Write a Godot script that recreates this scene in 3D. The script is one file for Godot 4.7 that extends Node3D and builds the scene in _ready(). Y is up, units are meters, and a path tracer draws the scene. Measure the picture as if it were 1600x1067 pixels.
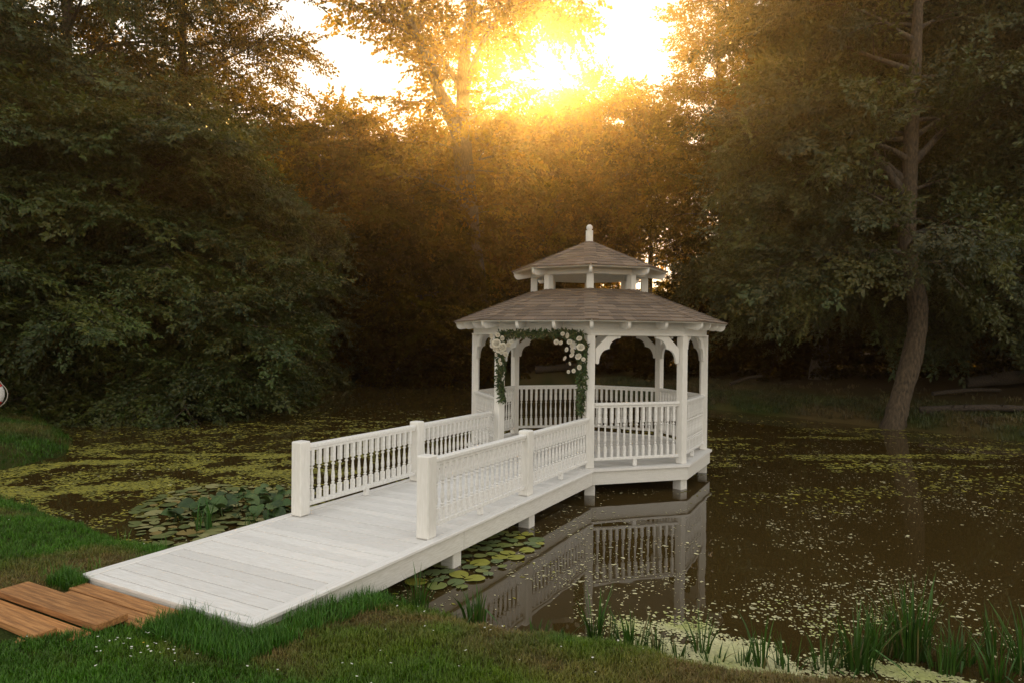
extends Node3D

const WATER := -0.387
const TH := 0.484          # how far the gazebo is turned
const TH2 := 0.495         # how far the walkway is turned
const GAZEBO := Vector3(1.332, 0, -11.925)
const R := 1.978           # radius to the posts of the gazebo
var rng := RandomNumberGenerator.new()
var M := {}
var pond := PackedVector2Array()
var field := FastNoiseLite.new()
var field2 := FastNoiseLite.new()
var taken := {}

# ------------------------------------------------------------------ geometry collector
class Geo:
	var v := PackedVector3Array()
	var n := PackedVector3Array()
	var c := PackedColorArray()
	var col := Color(1, 1, 1)
	var colored := false
	func tri(a: Vector3, b: Vector3, d: Vector3) -> void:
		var m := (d - a).cross(b - a).normalized()
		v.append(a); v.append(b); v.append(d)
		n.append(m); n.append(m); n.append(m)
		if colored:
			c.append(col); c.append(col); c.append(col)
	func tri_out(a: Vector3, b: Vector3, d: Vector3, from: Vector3) -> void:
		var m := (d - a).cross(b - a)
		if m.dot((a + b + d) / 3.0 - from) < 0:
			tri(a, d, b)
		else:
			tri(a, b, d)
	func quad_out(a: Vector3, b: Vector3, d: Vector3, e: Vector3, from: Vector3) -> void:
		tri_out(a, b, d, from)
		tri_out(a, d, e, from)
	func smooth_tri(a: Vector3, b: Vector3, d: Vector3, na: Vector3, nb: Vector3, nd: Vector3) -> void:
		if (d - a).cross(b - a).dot(na + nb + nd) < 0:
			v.append(a); v.append(d); v.append(b)
			n.append(na); n.append(nd); n.append(nb)
		else:
			v.append(a); v.append(b); v.append(d)
			n.append(na); n.append(nb); n.append(nd)
		if colored:
			c.append(col); c.append(col); c.append(col)
	# box with chamfered edges, in the axes of xf
	func box(xf: Transform3D, size: Vector3, bev := 0.004) -> void:
		var h := size * 0.5
		var o := xf.origin
		var p := []
		for i in 8:
			var s := Vector3(-1 if i & 1 == 0 else 1, -1 if i & 2 == 0 else 1, -1 if i & 4 == 0 else 1)
			var w := []
			for ax in 3:
				var q := h - Vector3(bev, bev, bev)
				q[ax] = h[ax]
				w.append(xf * (q * s))
			p.append(w)
		for ax in 3:
			var b := 1 << ax
			var b1 := 1 << ((ax + 1) % 3)
			var b2 := 1 << ((ax + 2) % 3)
			for side in 2:
				var s := b * side
				quad_out(p[s][ax], p[s | b1][ax], p[s | b1 | b2][ax], p[s | b2][ax], o)
			if bev > 0:
				for s1 in 2:
					for s2 in 2:
						var lo := b1 * s1 + b2 * s2
						var hi := lo | b
						var x1 := (ax + 1) % 3
						var x2 := (ax + 2) % 3
						quad_out(p[lo][x1], p[hi][x1], p[hi][x2], p[lo][x2], o)
		if bev > 0:
			for i in 8:
				tri_out(p[i][0], p[i][1], p[i][2], o)
	func bx(at: Vector3, size: Vector3, bev := 0.004) -> void:
		box(Transform3D(Basis(), at), size, bev)
	# convex or simple outline in the plane x,y of xf, pushed along z from z0 to z1
	func prism(poly: PackedVector2Array, xf: Transform3D, z0: float, z1: float) -> void:
		var t := Geometry2D.triangulate_polygon(poly)
		var up := xf.basis.z
		for i in range(0, t.size(), 3):
			var a := poly[t[i]]
			var b := poly[t[i + 1]]
			var d := poly[t[i + 2]]
			for z in [z0, z1]:
				var m: Vector3 = up * (1.0 if z == maxf(z0, z1) else -1.0)
				var A := xf * Vector3(a.x, a.y, z)
				var B := xf * Vector3(b.x, b.y, z)
				var D := xf * Vector3(d.x, d.y, z)
				if (D - A).cross(B - A).dot(m) < 0:
					tri(A, D, B)
				else:
					tri(A, B, D)
		var cw := Geometry2D.is_polygon_clockwise(poly)
		for i in poly.size():
			var a := poly[i]
			var b := poly[(i + 1) % poly.size()]
			var e := b - a
			var out2 := Vector2(-e.y, e.x) if cw else Vector2(e.y, -e.x)
			var m := (xf.basis * Vector3(out2.x, out2.y, 0))
			var A := xf * Vector3(a.x, a.y, z0)
			var B := xf * Vector3(b.x, b.y, z0)
			var C := xf * Vector3(b.x, b.y, z1)
			var D := xf * Vector3(a.x, a.y, z1)
			if (C - A).cross(B - A).dot(m) < 0:
				tri(A, C, B); tri(A, D, C)
			else:
				tri(A, B, C); tri(A, C, D)
	func tube(pts: PackedVector3Array, rad: PackedFloat32Array, sides := 6, wobble := 0.0, ph := 0.0) -> void:
		var last := pts.size() - 1
		var prev: Array = []
		var prevn: Array = []
		var ref := Vector3(0.31, 0.1, 0.95)
		for i in pts.size():
			var d := (pts[mini(i + 1, last)] - pts[maxi(i - 1, 0)]).normalized()
			var x := d.cross(ref)
			if x.length() < 0.1:
				x = d.cross(Vector3(1, 0, 0))
			x = x.normalized()
			var y := d.cross(x).normalized()
			var ring: Array = []
			var rn: Array = []
			for k in sides:
				var a := TAU * k / sides
				var m := x * cos(a) + y * sin(a)
				var rr := rad[i] * (1.0 + wobble * (sin(a * 3 + ph + i * 0.35) + 0.6 * sin(a * 5 - ph * 2 + i * 0.22)))
				ring.append(pts[i] + m * rr)
				rn.append(m)
			if i > 0:
				for k in sides:
					var k2 := (k + 1) % sides
					smooth_tri(prev[k], ring[k], ring[k2], prevn[k], rn[k], rn[k2])
					smooth_tri(prev[k], ring[k2], prev[k2], prevn[k], rn[k2], prevn[k2])
			prev = ring
			prevn = rn
	func lathe(prof: Array, xf: Transform3D, sides := 10) -> void:
		for i in prof.size() - 1:
			var a: Vector2 = prof[i]
			var b: Vector2 = prof[i + 1]
			var sl := Vector2(b.y - a.y, a.x - b.x).normalized()
			if sl.length() < 0.1:
				continue
			for k in sides:
				var t0 := TAU * k / sides
				var t1 := TAU * (k + 1) / sides
				var d0 := Vector3(cos(t0), 0, sin(t0))
				var d1 := Vector3(cos(t1), 0, sin(t1))
				var n0 := (xf.basis * (d0 * absf(sl.x) + Vector3(0, sl.y * signf(sl.x) if sl.x != 0 else 1.0, 0))).normalized()
				var n1 := (xf.basis * (d1 * absf(sl.x) + Vector3(0, sl.y * signf(sl.x) if sl.x != 0 else 1.0, 0))).normalized()
				var A := xf * (d0 * a.x + Vector3(0, a.y, 0))
				var B := xf * (d1 * a.x + Vector3(0, a.y, 0))
				var C := xf * (d1 * b.x + Vector3(0, b.y, 0))
				var D := xf * (d0 * b.x + Vector3(0, b.y, 0))
				smooth_tri(A, B, C, n0, n1, n1)
				smooth_tri(A, C, D, n0, n1, n0)
	func mesh() -> ArrayMesh:
		var a := []
		a.resize(Mesh.ARRAY_MAX)
		a[Mesh.ARRAY_VERTEX] = v
		a[Mesh.ARRAY_NORMAL] = n
		if colored:
			a[Mesh.ARRAY_COLOR] = c
		var am := ArrayMesh.new()
		am.add_surface_from_arrays(Mesh.PRIMITIVE_TRIANGLES, a)
		return am

# ------------------------------------------------------------------ naming
func numbered(called: String) -> String:
	var k: int = taken.get(called, 0)
	taken[called] = k + 1
	return called if k == 0 else "%s_%03d" % [called, k]

func thing(called: String, label: String, category: String, at := Vector3.ZERO, turn := 0.0, group := "") -> Node3D:
	var o := Node3D.new()
	o.name = numbered(called)
	add_child(o, true)
	o.position = at
	o.rotation.y = turn
	tag(o, label, category, group)
	return o

func tag(o: Node3D, label: String, category: String, group := "") -> void:
	o.set_meta("label", label)
	o.set_meta("category", category)
	if group:
		o.set_meta("group", group)

func part(called: String, mesh: Mesh, mat: Material, parent: Node3D, xf := Transform3D()) -> MeshInstance3D:
	var o := MeshInstance3D.new()
	o.name = numbered(called) if parent == self else called
	o.mesh = mesh
	o.material_override = mat
	parent.add_child(o, true)
	o.transform = xf
	return o

func struct(called: String, mesh: Mesh, mat: Material, label := "") -> MeshInstance3D:
	var o := part(called, mesh, mat, self)
	o.set_meta("kind", "structure")
	if label:
		o.set_meta("label", label)
	return o

func scatter(called: String, mesh: Mesh, mat: Material, xfs: Array, cols: Array, parent: Node3D) -> MultiMeshInstance3D:
	var mm := MultiMesh.new()
	mm.transform_format = MultiMesh.TRANSFORM_3D
	mm.use_colors = true
	mm.mesh = mesh
	mm.instance_count = xfs.size()
	var buf := PackedFloat32Array()
	buf.resize(xfs.size() * 16)
	var i := 0
	for k in xfs.size():
		var t: Transform3D = xfs[k]
		var b := t.basis
		var q: Color = cols[k]
		buf[i] = b.x.x; buf[i + 1] = b.y.x; buf[i + 2] = b.z.x; buf[i + 3] = t.origin.x
		buf[i + 4] = b.x.y; buf[i + 5] = b.y.y; buf[i + 6] = b.z.y; buf[i + 7] = t.origin.y
		buf[i + 8] = b.x.z; buf[i + 9] = b.y.z; buf[i + 10] = b.z.z; buf[i + 11] = t.origin.z
		buf[i + 12] = q.r; buf[i + 13] = q.g; buf[i + 14] = q.b; buf[i + 15] = 1.0
		i += 16
	mm.buffer = buf
	var o := MultiMeshInstance3D.new()
	o.name = numbered(called) if parent == self else called
	o.multimesh = mm
	o.material_override = mat
	parent.add_child(o, true)
	return o

func rr(a: float, b: float) -> float:
	return rng.randf_range(a, b)

# ------------------------------------------------------------------ materials
func lin(r: float, g: float, b: float) -> Color:
	return Color(r, g, b).linear_to_srgb()

func noise_tex(freq: float, lo: Color, hi: Color, octaves := 4, sd := 1, mid = null, size := 512) -> NoiseTexture2D:
	var f := FastNoiseLite.new()
	f.noise_type = FastNoiseLite.TYPE_SIMPLEX_SMOOTH
	f.frequency = freq
	f.fractal_octaves = octaves
	f.seed = sd
	var t := NoiseTexture2D.new()
	t.width = size
	t.height = size
	t.seamless = true
	t.noise = f
	var g := Gradient.new()
	g.set_color(0, lo)
	g.set_color(1, hi)
	g.set_offset(0, 0.2)
	g.set_offset(1, 0.8)
	if mid != null:
		g.add_point(0.5, mid)
	t.color_ramp = g
	return t

func bump_tex(freq: float, strength: float, octaves := 4, sd := 5, size := 512) -> NoiseTexture2D:
	var f := FastNoiseLite.new()
	f.noise_type = FastNoiseLite.TYPE_SIMPLEX_SMOOTH
	f.frequency = freq
	f.fractal_octaves = octaves
	f.seed = sd
	var t := NoiseTexture2D.new()
	t.width = size
	t.height = size
	t.seamless = true
	t.as_normal_map = true
	t.bump_strength = strength
	t.noise = f
	return t

func std(color: Color, rough := 0.8) -> StandardMaterial3D:
	var m := StandardMaterial3D.new()
	m.albedo_color = color
	m.roughness = rough
	return m

func textured(tex: Texture2D, scale: Vector3, rough: float, nrm: Texture2D = null, nscale := 1.0, world := false) -> StandardMaterial3D:
	var m := std(Color.WHITE, rough)
	m.albedo_texture = tex
	m.uv1_triplanar = true
	m.uv1_world_triplanar = world
	m.uv1_scale = scale
	if nrm:
		m.normal_enabled = true
		m.normal_texture = nrm
		m.normal_scale = nscale
	return m

func leaf_mat(back: Color, rough := 0.45) -> StandardMaterial3D:
	var m := std(Color.WHITE, rough)
	m.vertex_color_use_as_albedo = true
	m.backlight_enabled = true
	m.backlight = back
	m.metallic_specular = 0.42
	m.cull_mode = BaseMaterial3D.CULL_DISABLED
	return m

func make_materials() -> void:
	var grain := bump_tex(0.02, 3.0, 4, 7)
	M.white = textured(noise_tex(0.012, lin(0.665, 0.65, 0.605), lin(0.735, 0.72, 0.685), 5, 3), Vector3(6.0, 0.9, 6.0), 0.55, grain, 0.2)
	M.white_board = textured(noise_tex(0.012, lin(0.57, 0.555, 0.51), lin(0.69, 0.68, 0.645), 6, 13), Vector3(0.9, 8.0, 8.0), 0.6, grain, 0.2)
	M.deck = []
	for i in 4:
		var k: float = [1.0, 0.94, 1.03, 0.9][i]
		M.deck.append(textured(noise_tex(0.010 + 0.003 * i, lin(0.645 * k, 0.63 * k, 0.60 * k), lin(0.735 * k, 0.725 * k, 0.705 * k), 6, 21 + i), Vector3(0.8, 7.0, 7.0), 0.6, grain, 0.2))
	M.rail = textured(noise_tex(0.02, lin(0.66, 0.65, 0.62), lin(0.77, 0.765, 0.745), 4, 33), Vector3(2, 2, 2), 0.45)
	M.shingle = []
	for i in 5:
		var k: float = [1.0, 0.8, 1.18, 0.68, 0.9][i]
		M.shingle.append(textured(noise_tex(0.09, lin(0.085 * k, 0.064 * k, 0.048 * k), lin(0.215 * k, 0.16 * k, 0.115 * k), 3, 41 + i, null, 256), Vector3(4, 4, 4), 0.95, null, 1.0, true))
	M.plank = []
	var rough_grain := bump_tex(0.03, 6.0, 5, 57)
	for i in 3:
		var k: float = [1.25, 1.75, 1.05][i]
		M.plank.append(textured(noise_tex(0.012, lin(0.19 * k, 0.085 * k, 0.025 * k), lin(0.36 * k, 0.175 * k, 0.058 * k), 6, 51 + i, lin(0.27 * k, 0.122 * k, 0.036 * k)), Vector3(0.35, 6.0, 6.0), 0.75, rough_grain, 0.6))
	M.bark = textured(noise_tex(0.02, lin(0.025, 0.019, 0.013), lin(0.11, 0.085, 0.06), 5, 61), Vector3(1.3, 0.35, 1.3), 0.95, bump_tex(0.03, 10.0, 5, 62), 1.0)
	M.pale_bark = textured(noise_tex(0.02, lin(0.03, 0.022, 0.013), lin(0.115, 0.082, 0.05), 5, 64), Vector3(1.6, 0.5, 1.6), 0.95, bump_tex(0.03, 10.0, 5, 65), 1.0)
	M.log = textured(noise_tex(0.02, lin(0.015, 0.011, 0.008), lin(0.075, 0.055, 0.037), 5, 66), Vector3(1.6, 1.6, 1.6), 0.95, bump_tex(0.03, 10.0, 5, 67), 1.0)
	M.twig = std(lin(0.05, 0.038, 0.024), 0.9)
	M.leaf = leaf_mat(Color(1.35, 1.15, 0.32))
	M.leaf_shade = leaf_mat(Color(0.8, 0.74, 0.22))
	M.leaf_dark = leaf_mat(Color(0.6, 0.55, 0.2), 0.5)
	M.grass = leaf_mat(Color(0.6, 0.62, 0.2), 0.5)
	M.pad = leaf_mat(Color(0.2, 0.22, 0.1), 0.6)
	M.petal = leaf_mat(Color(0.5, 0.48, 0.42), 0.6)
	M.fleck = leaf_mat(Color(0.2, 0.2, 0.1), 0.7)
	M.ground = std(Color.WHITE, 1.0)
	M.ground.vertex_color_use_as_albedo = true
	M.ground.metallic_specular = 0.2
	M.ground.normal_enabled = true
	M.ground.normal_texture = bump_tex(0.05, 8.0, 5, 71)
	M.ground.uv1_triplanar = true
	M.ground.uv1_world_triplanar = true
	M.ground.uv1_scale = Vector3(1.2, 1.2, 1.2)
	var w := std(lin(0.042, 0.027, 0.008), 0.015)
	w.metallic_specular = 0.40
	w.normal_enabled = true
	w.normal_texture = bump_tex(0.006, 2.0, 3, 81)
	w.normal_scale = 0.10
	w.uv1_triplanar = true
	w.uv1_world_triplanar = true
	w.uv1_scale = Vector3(0.35, 0.35, 0.35)
	M.water = w
	M.buoy_white = textured(noise_tex(0.03, lin(0.45, 0.44, 0.42), lin(0.62, 0.61, 0.6), 4, 91, null, 256), Vector3(3, 3, 3), 0.5)
	M.buoy_red = std(lin(0.45, 0.02, 0.02), 0.5)
	M.rope = std(lin(0.35, 0.32, 0.27), 0.9)

# ------------------------------------------------------------------ ground
func pond_distance(p: Vector2) -> float:   # negative inside the pond
	var best := 1e9
	var n := pond.size()
	for i in n:
		var a := pond[i]
		var ab := pond[(i + 1) % n] - a
		var t := clampf((p - a).dot(ab) / ab.length_squared(), 0, 1)
		best = minf(best, (a + ab * t).distance_squared_to(p))
	best = sqrt(best)
	return -best if Geometry2D.is_point_in_polygon(p, pond) else best

func height(x: float, z: float) -> float:   # z is counted forwards from the camera here
	var d := pond_distance(Vector2(x, z)) + 0.16 * field.get_noise_2d(x * 9.0, z * 9.0) + 0.05 * field2.get_noise_2d(x * 30.0, z * 30.0)
	if d < 0:
		return WATER - 0.02 + maxf(-0.75, d * 0.5)
	var near := clampf(1.0 - (z - 9.0) / 8.0, 0.0, 1.0)
	var rise := 0.28 * (1.0 - exp(-d / 0.42))
	var h := WATER + 0.0 + rise + 0.04 * minf(d, 1.2) * near
	h += (1.0 - near) * 0.085 * minf(d, 14.0) * clampf((x + 14.0) / 8.0 if x < 0 else 1.0, 0.15, 1.0)
	h += 0.03 * field.get_noise_2d(x * 4.0, z * 4.0) * clampf(d, 0, 1) + 0.012 * field2.get_noise_2d(x * 24.0, z * 24.0)
	return h

func spaced(near0: float, near1: float, step: float, far0: float, far1: float) -> PackedFloat32Array:
	var a := PackedFloat32Array()
	var lo := []
	var x := near0
	var s := step
	while x > far0:
		s *= 1.12
		x -= s
		lo.append(x)
	lo.reverse()
	for q in lo:
		a.append(q)
	x = near0
	while x < near1:
		a.append(x)
		x += step
	s = step
	while x < far1:
		a.append(x)
		s *= 1.12
		x += s
	a.append(far1)
	return a

func ground_color(x: float, z: float) -> Color:
	var dry := clampf(field.get_noise_2d(x * 7.0 + 90.0, z * 7.0) * 1.6 + 0.25, 0, 1)
	var dark := lin_mix(Color(0.030, 0.042, 0.010), Color(0.10, 0.065, 0.028), dry * 0.8)
	if z > 24.0 or (x > 6.0 and z > 18.5):
		var d := pond_distance(Vector2(x, z))
		dark = lin_mix(dark, Color(0.06, 0.04, 0.02), clampf((d - 1.5) / 3.0, 0, 1))
	return dark

func lin_mix(a: Color, b: Color, t: float) -> Color:
	return a.lerp(b, t)

func make_ground() -> void:
	var xs := spaced(-9.0, 7.0, 0.16, -160.0, 160.0)
	var zs := spaced(2.6, 11.0, 0.14, -60.0, 200.0)
	var v := PackedVector3Array()
	var c := PackedColorArray()
	var ix := PackedInt32Array()
	for z in zs:
		for x in xs:
			v.append(Vector3(x, height(x, z), -z))
			c.append(ground_color(x, z))
	var w := xs.size()
	for j in zs.size() - 1:
		for i in w - 1:
			var a := j * w + i
			ix.append_array([a, a + w, a + 1, a + 1, a + w, a + w + 1])
	var st := SurfaceTool.new()
	var arr := []
	arr.resize(Mesh.ARRAY_MAX)
	arr[Mesh.ARRAY_VERTEX] = v
	arr[Mesh.ARRAY_COLOR] = c
	arr[Mesh.ARRAY_INDEX] = ix
	var am := ArrayMesh.new()
	am.add_surface_from_arrays(Mesh.PRIMITIVE_TRIANGLES, arr)
	st.create_from(am, 0)
	st.generate_normals()
	struct("ground", st.commit(), M.ground, "grassy banks and woodland floor round the pond")
	var g := Geo.new()
	var lo := Vector2(-16, 3.2)
	var hi := Vector2(24, 36)
	g.tri_out(Vector3(lo.x, WATER, -lo.y), Vector3(lo.x, WATER, -hi.y), Vector3(hi.x, WATER, -hi.y), Vector3(0, -50, 0))
	g.tri_out(Vector3(lo.x, WATER, -lo.y), Vector3(hi.x, WATER, -hi.y), Vector3(hi.x, WATER, -lo.y), Vector3(0, -50, 0))
	struct("pond_water", g.mesh(), M.water, "still brown pond water mirroring the gazebo and trees")

# ------------------------------------------------------------------ gazebo
func plan(a_deg: float, r: float) -> Vector2:   # x, z in the gazebo's axes
	var a := deg_to_rad(a_deg)
	return Vector2(sin(a) * r, cos(a) * r)

# a mitred piece of an octagonal ring between two post lines
func ring_piece(g: Geo, k: int, ri: float, ro: float, y0: float, y1: float) -> void:
	var a0 := 45.0 * k - 22.5
	var a1 := 45.0 * k + 22.5
	var poly := PackedVector2Array([plan(a0, ro), plan(a1, ro), plan(a1, ri), plan(a0, ri)])
	# plan plane: local x -> x, local y -> z, pushed along +y
	g.prism(poly, Transform3D(Basis(Vector3(1, 0, 0), Vector3(0, 0, 1), Vector3(0, 1, 0)), Vector3.ZERO), y0, y1)

func baluster_mesh(L: float) -> ArrayMesh:
	var g := Geo.new()
	var b := 0.043
	g.bx(Vector3(0, L * 0.84, 0), Vector3(b, L * 0.32, b), 0.003)
	g.bx(Vector3(0, L * 0.105, 0), Vector3(b, L * 0.21, b), 0.003)
	var r := 0.021
	var prof := [Vector2(r * 0.95, L * 0.68), Vector2(r * 0.62, L * 0.665), Vector2(r * 0.62, L * 0.65), Vector2(r * 1.02, L * 0.635), Vector2(r * 1.02, L * 0.62), Vector2(r * 0.6, L * 0.605), Vector2(r * 0.55, L * 0.57), Vector2(r * 0.75, L * 0.47), Vector2(r * 0.98, L * 0.37), Vector2(r * 0.9, L * 0.31), Vector2(r * 0.6, L * 0.27), Vector2(r * 0.98, L * 0.255), Vector2(r * 0.98, L * 0.24), Vector2(r * 0.62, L * 0.225), Vector2(r * 0.9, L * 0.208)]
	g.lathe(prof, Transform3D(), 8)
	return g.mesh()

func post_mesh(w: float, h: float, cap: bool) -> ArrayMesh:
	var g := Geo.new()
	if cap:
		g.bx(Vector3(0, h * 0.5 - 0.004, 0), Vector3(w, h - 0.008, w), 0.012)
	else:
		g.bx(Vector3(0, h * 0.5, 0), Vector3(w, h, w), 0.008)
	return g.mesh()

func railing(parent: Node3D, at: Transform3D, length: float, top: float, count: int, bal: ArrayMesh, y0: float, middle := true) -> void:
	var rl := Node3D.new()
	rl.name = "railing"
	parent.add_child(rl, true)
	rl.transform = at
	var g := Geo.new()
	g.bx(Vector3(0, top - 0.022, 0), Vector3(length, 0.044, 0.085), 0.008)
	g.bx(Vector3(0, top - 0.058, 0), Vector3(length - 0.002, 0.030, 0.05), 0.003)
	part("top_rail", g.mesh(), M.rail, rl)
	g = Geo.new()
	g.bx(Vector3(0, y0 - 0.024, 0), Vector3(length - 0.003, 0.044, 0.06), 0.006)
	part("bottom_rail", g.mesh(), M.rail, rl)
	if middle:
		g = Geo.new()
		g.bx(Vector3(rr(-0.05, 0.05), (y0 - 0.048) * 0.5 + 0.002, 0), Vector3(0.06, y0 - 0.050, 0.048), 0.003)
		part("support_block", g.mesh(), M.rail, rl)
	for i in count:
		var x := -length * 0.5 + length * (i + 0.8) / (count + 0.6)
		part("baluster", bal, M.rail, rl, Transform3D(Basis(Vector3.UP, rr(-0.05, 0.05)), Vector3(x, y0 - 0.002, 0)))

func bracket_mesh(s: float) -> ArrayMesh:
	var o := PackedVector2Array()
	o.append(Vector2(0, -0.40)); o.append(Vector2(0, -0.19)); o.append(Vector2(0.10, -0.09)); o.append(Vector2(0.19, 0.0))
	o.append(Vector2(0.40, 0.0)); o.append(Vector2(0.40, -0.035))
	# two hollow curves with a small nib between
	for i in 7:
		var a := lerpf(0.0, PI * 0.5, i / 6.0)
		o.append(Vector2(0.385 - 0.165 * sin(a), -0.195 + 0.155 * cos(a) ))
	o.append(Vector2(0.195, -0.19))
	for i in 7:
		var a := lerpf(0.0, PI * 0.5, i / 6.0)
		o.append(Vector2(0.19 - 0.135 * sin(a), -0.40 + 0.20 * cos(a)))
	o.append(Vector2(0.04, -0.415))
	var q := PackedVector2Array()
	for p in o:
		q.append(Vector2(p.x * s, p.y))
	var g := Geo.new()
	g.prism(q, Transform3D(), -0.022, 0.022)
	return g.mesh()

func tail_mesh(r0: float, r1: float, drop: float, slope: float) -> ArrayMesh:
	# side view: x = outwards, y = up, top edge on the slope line that ends at (r1, 0)
	var o := PackedVector2Array()
	o.append(Vector2(r0, (r1 - r0) * slope))
	o.append(Vector2(r1, 0))
	for i in 8:
		var a := lerpf(0.0, PI * 0.5, i / 7.0)
		o.append(Vector2(r1 - 0.006 - drop * 0.75 * (1.0 - cos(a)), -0.018 - (drop - 0.018) * sin(a)))
	o.append(Vector2(r0, -drop + (r1 - drop * 0.75 - r0) * slope * 0.4))
	var g := Geo.new()
	# x -> z (outwards), y -> y, pushed along x
	g.prism(o, Transform3D(Basis(Vector3(0, 0, 1), Vector3(0, 1, 0), Vector3(1, 0, 0)), Vector3.ZERO), -0.024, 0.024)
	return g.mesh()

# one roof: trapezoid or triangle facets with courses of shingles
func roof(parent: Node3D, re: float, ye: float, rt: float, yt: float, courses: int, tab: float, single: Array) -> void:
	var c8 := cos(deg_to_rad(22.5))
	var s8 := sin(deg_to_rad(22.5))
	var run := (re - rt) * c8
	var rise := yt - ye
	var slant := sqrt(run * run + rise * rise)
	var rest := Geo.new()
	var ridge_rest := Geo.new()
	for k in 8:
		var turn := Basis(Vector3.UP, deg_to_rad(45.0 * k))
		var out_dir := turn * Vector3(0, 0, 1)
		var along := turn * Vector3(1, 0, 0)
		var up := (Vector3(0, rise, 0) - out_dir * run) / slant
		var nrm := up.cross(along).normalized()
		if nrm.y < 0:
			nrm = -nrm
		var frame := Transform3D(Basis(along, up, nrm), out_dir * re * c8 + Vector3(0, ye, 0))
		var facet := PackedVector2Array([Vector2(-re * s8, 0), Vector2(re * s8, 0), Vector2(rt * s8, slant), Vector2(-rt * s8, slant)])
		if rt < 0.01:
			facet = PackedVector2Array([Vector2(-re * s8, 0), Vector2(re * s8, 0), Vector2(0, slant)])
		var g := Geo.new()
		g.prism(facet, frame, -0.026, -0.002)
		part("roof_board", g.mesh(), M.white_board, parent)
		var ex := slant / courses
		for j in courses:
			var off := rr(0, tab)
			var w0 := j * ex - (0.02 if j == 0 else 0.0)
			var w1 := minf((j + 1) * ex + 0.03, slant)
			var x := -re * s8 - off
			while x < re * s8:
				var wid := tab * rr(0.82, 1.22)
				var cell := PackedVector2Array([Vector2(x + 0.004, w0 + rr(-0.004, 0.004)), Vector2(x + wid - 0.002, w0 + rr(-0.004, 0.004)), Vector2(x + wid - 0.002, w1), Vector2(x + 0.004, w1)])
				x += wid
				var grown := facet.duplicate()
				grown[0].y = -0.03
				grown[1].y = -0.03
				for poly in Geometry2D.intersect_polygons(cell, grown):
					var tgt: Geo = rest
					var own := single.has(k)
					if own:
						tgt = Geo.new()
					var q: PackedVector2Array = poly
					var thick := 0.009 + rr(0, 0.004)
					var lo: Array = []
					var hi: Array = []
					for p in q:
						var f := clampf((p.y - w0) / (w1 - w0), 0, 1)
						lo.append(frame * Vector3(p.x, p.y, 0.001))
						hi.append(frame * Vector3(p.x, p.y, lerpf(0.006 + thick, 0.004, f)))
					var mid := Vector3.ZERO
					for h in lo:
						mid += h / lo.size()
					mid -= nrm * 0.05
					for i in range(1, q.size() - 1):
						tgt.tri_out(hi[0], hi[i], hi[i + 1], mid)
					for i in q.size():
						var i2 := (i + 1) % q.size()
						tgt.quad_out(lo[i], lo[i2], hi[i2], hi[i], mid)
					if own:
						part("shingle", tgt.mesh(), M.shingle[rng.randi() % 5], parent)
		# cap pieces over the hip at the right end of this facet
		var e0 := frame * Vector3(re * s8, 0, 0)
		var e1 := frame * Vector3(rt * s8, slant, 0)
		var turn2 := Basis(Vector3.UP, deg_to_rad(45.0 * (k + 1)))
		var dir2 := turn2 * Vector3(0, 0, 1)
		var nrm2: Vector3 = (dir2 * rise + Vector3(0, run, 0)).normalized()
		var along2: Vector3 = turn2 * Vector3(1, 0, 0)
		var pieces := courses
		for j in pieces:
			var t0 := (j - (0.12 if j == 0 else 0.0)) / float(pieces)
			var t1 := minf((j + 1.25) / float(pieces), 1.0)
			var a := e0.lerp(e1, t0)
			var b := e0.lerp(e1, t1)
			var hipn := (nrm + nrm2).normalized()
			var half := 0.105
			if rt < 0.01:
				half = minf(half, 0.02 + a.distance_to(e1) * 0.32)
			var hi_a := 0.024 + rr(0, 0.003)
			var g2: Geo = Geo.new() if (single.has(k) or k == 7) else ridge_rest
			var A0 := a + hipn * hi_a
			var B0 := b + hipn * 0.014
			var half2 := half if rt > 0.01 else minf(half, 0.02 + b.distance_to(e1) * 0.32)
			for sd in 2:
				var dirx: Vector3 = -along if sd == 0 else along2
				var nn: Vector3 = nrm if sd == 0 else nrm2
				var A1: Vector3 = a + dirx * half + nn * (hi_a - 0.002)
				var B1: Vector3 = b + dirx * half2 + nn * 0.012
				var from := (a + b) * 0.5 - hipn * 0.2
				g2.quad_out(A0, B0, B1, A1, from)
				g2.quad_out(A0, A1, A1 - nn * 0.012, A0 - hipn * 0.012, (a + b) * 0.5)
				g2.quad_out(A1, B1, B1 - nn * 0.010, A1 - nn * 0.010, (a + b) * 0.5 - nn * 0.1)
			if g2 != ridge_rest:
				part("ridge_cap", g2.mesh(), M.shingle[rng.randi() % 3], parent)
	var o := part("shingles", rest.mesh(), M.shingle[0], parent)
	o.set_meta("kind", "stuff")
	var o2 := part("ridge_caps", ridge_rest.mesh(), M.shingle[1], parent)
	o2.set_meta("kind", "stuff")

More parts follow.
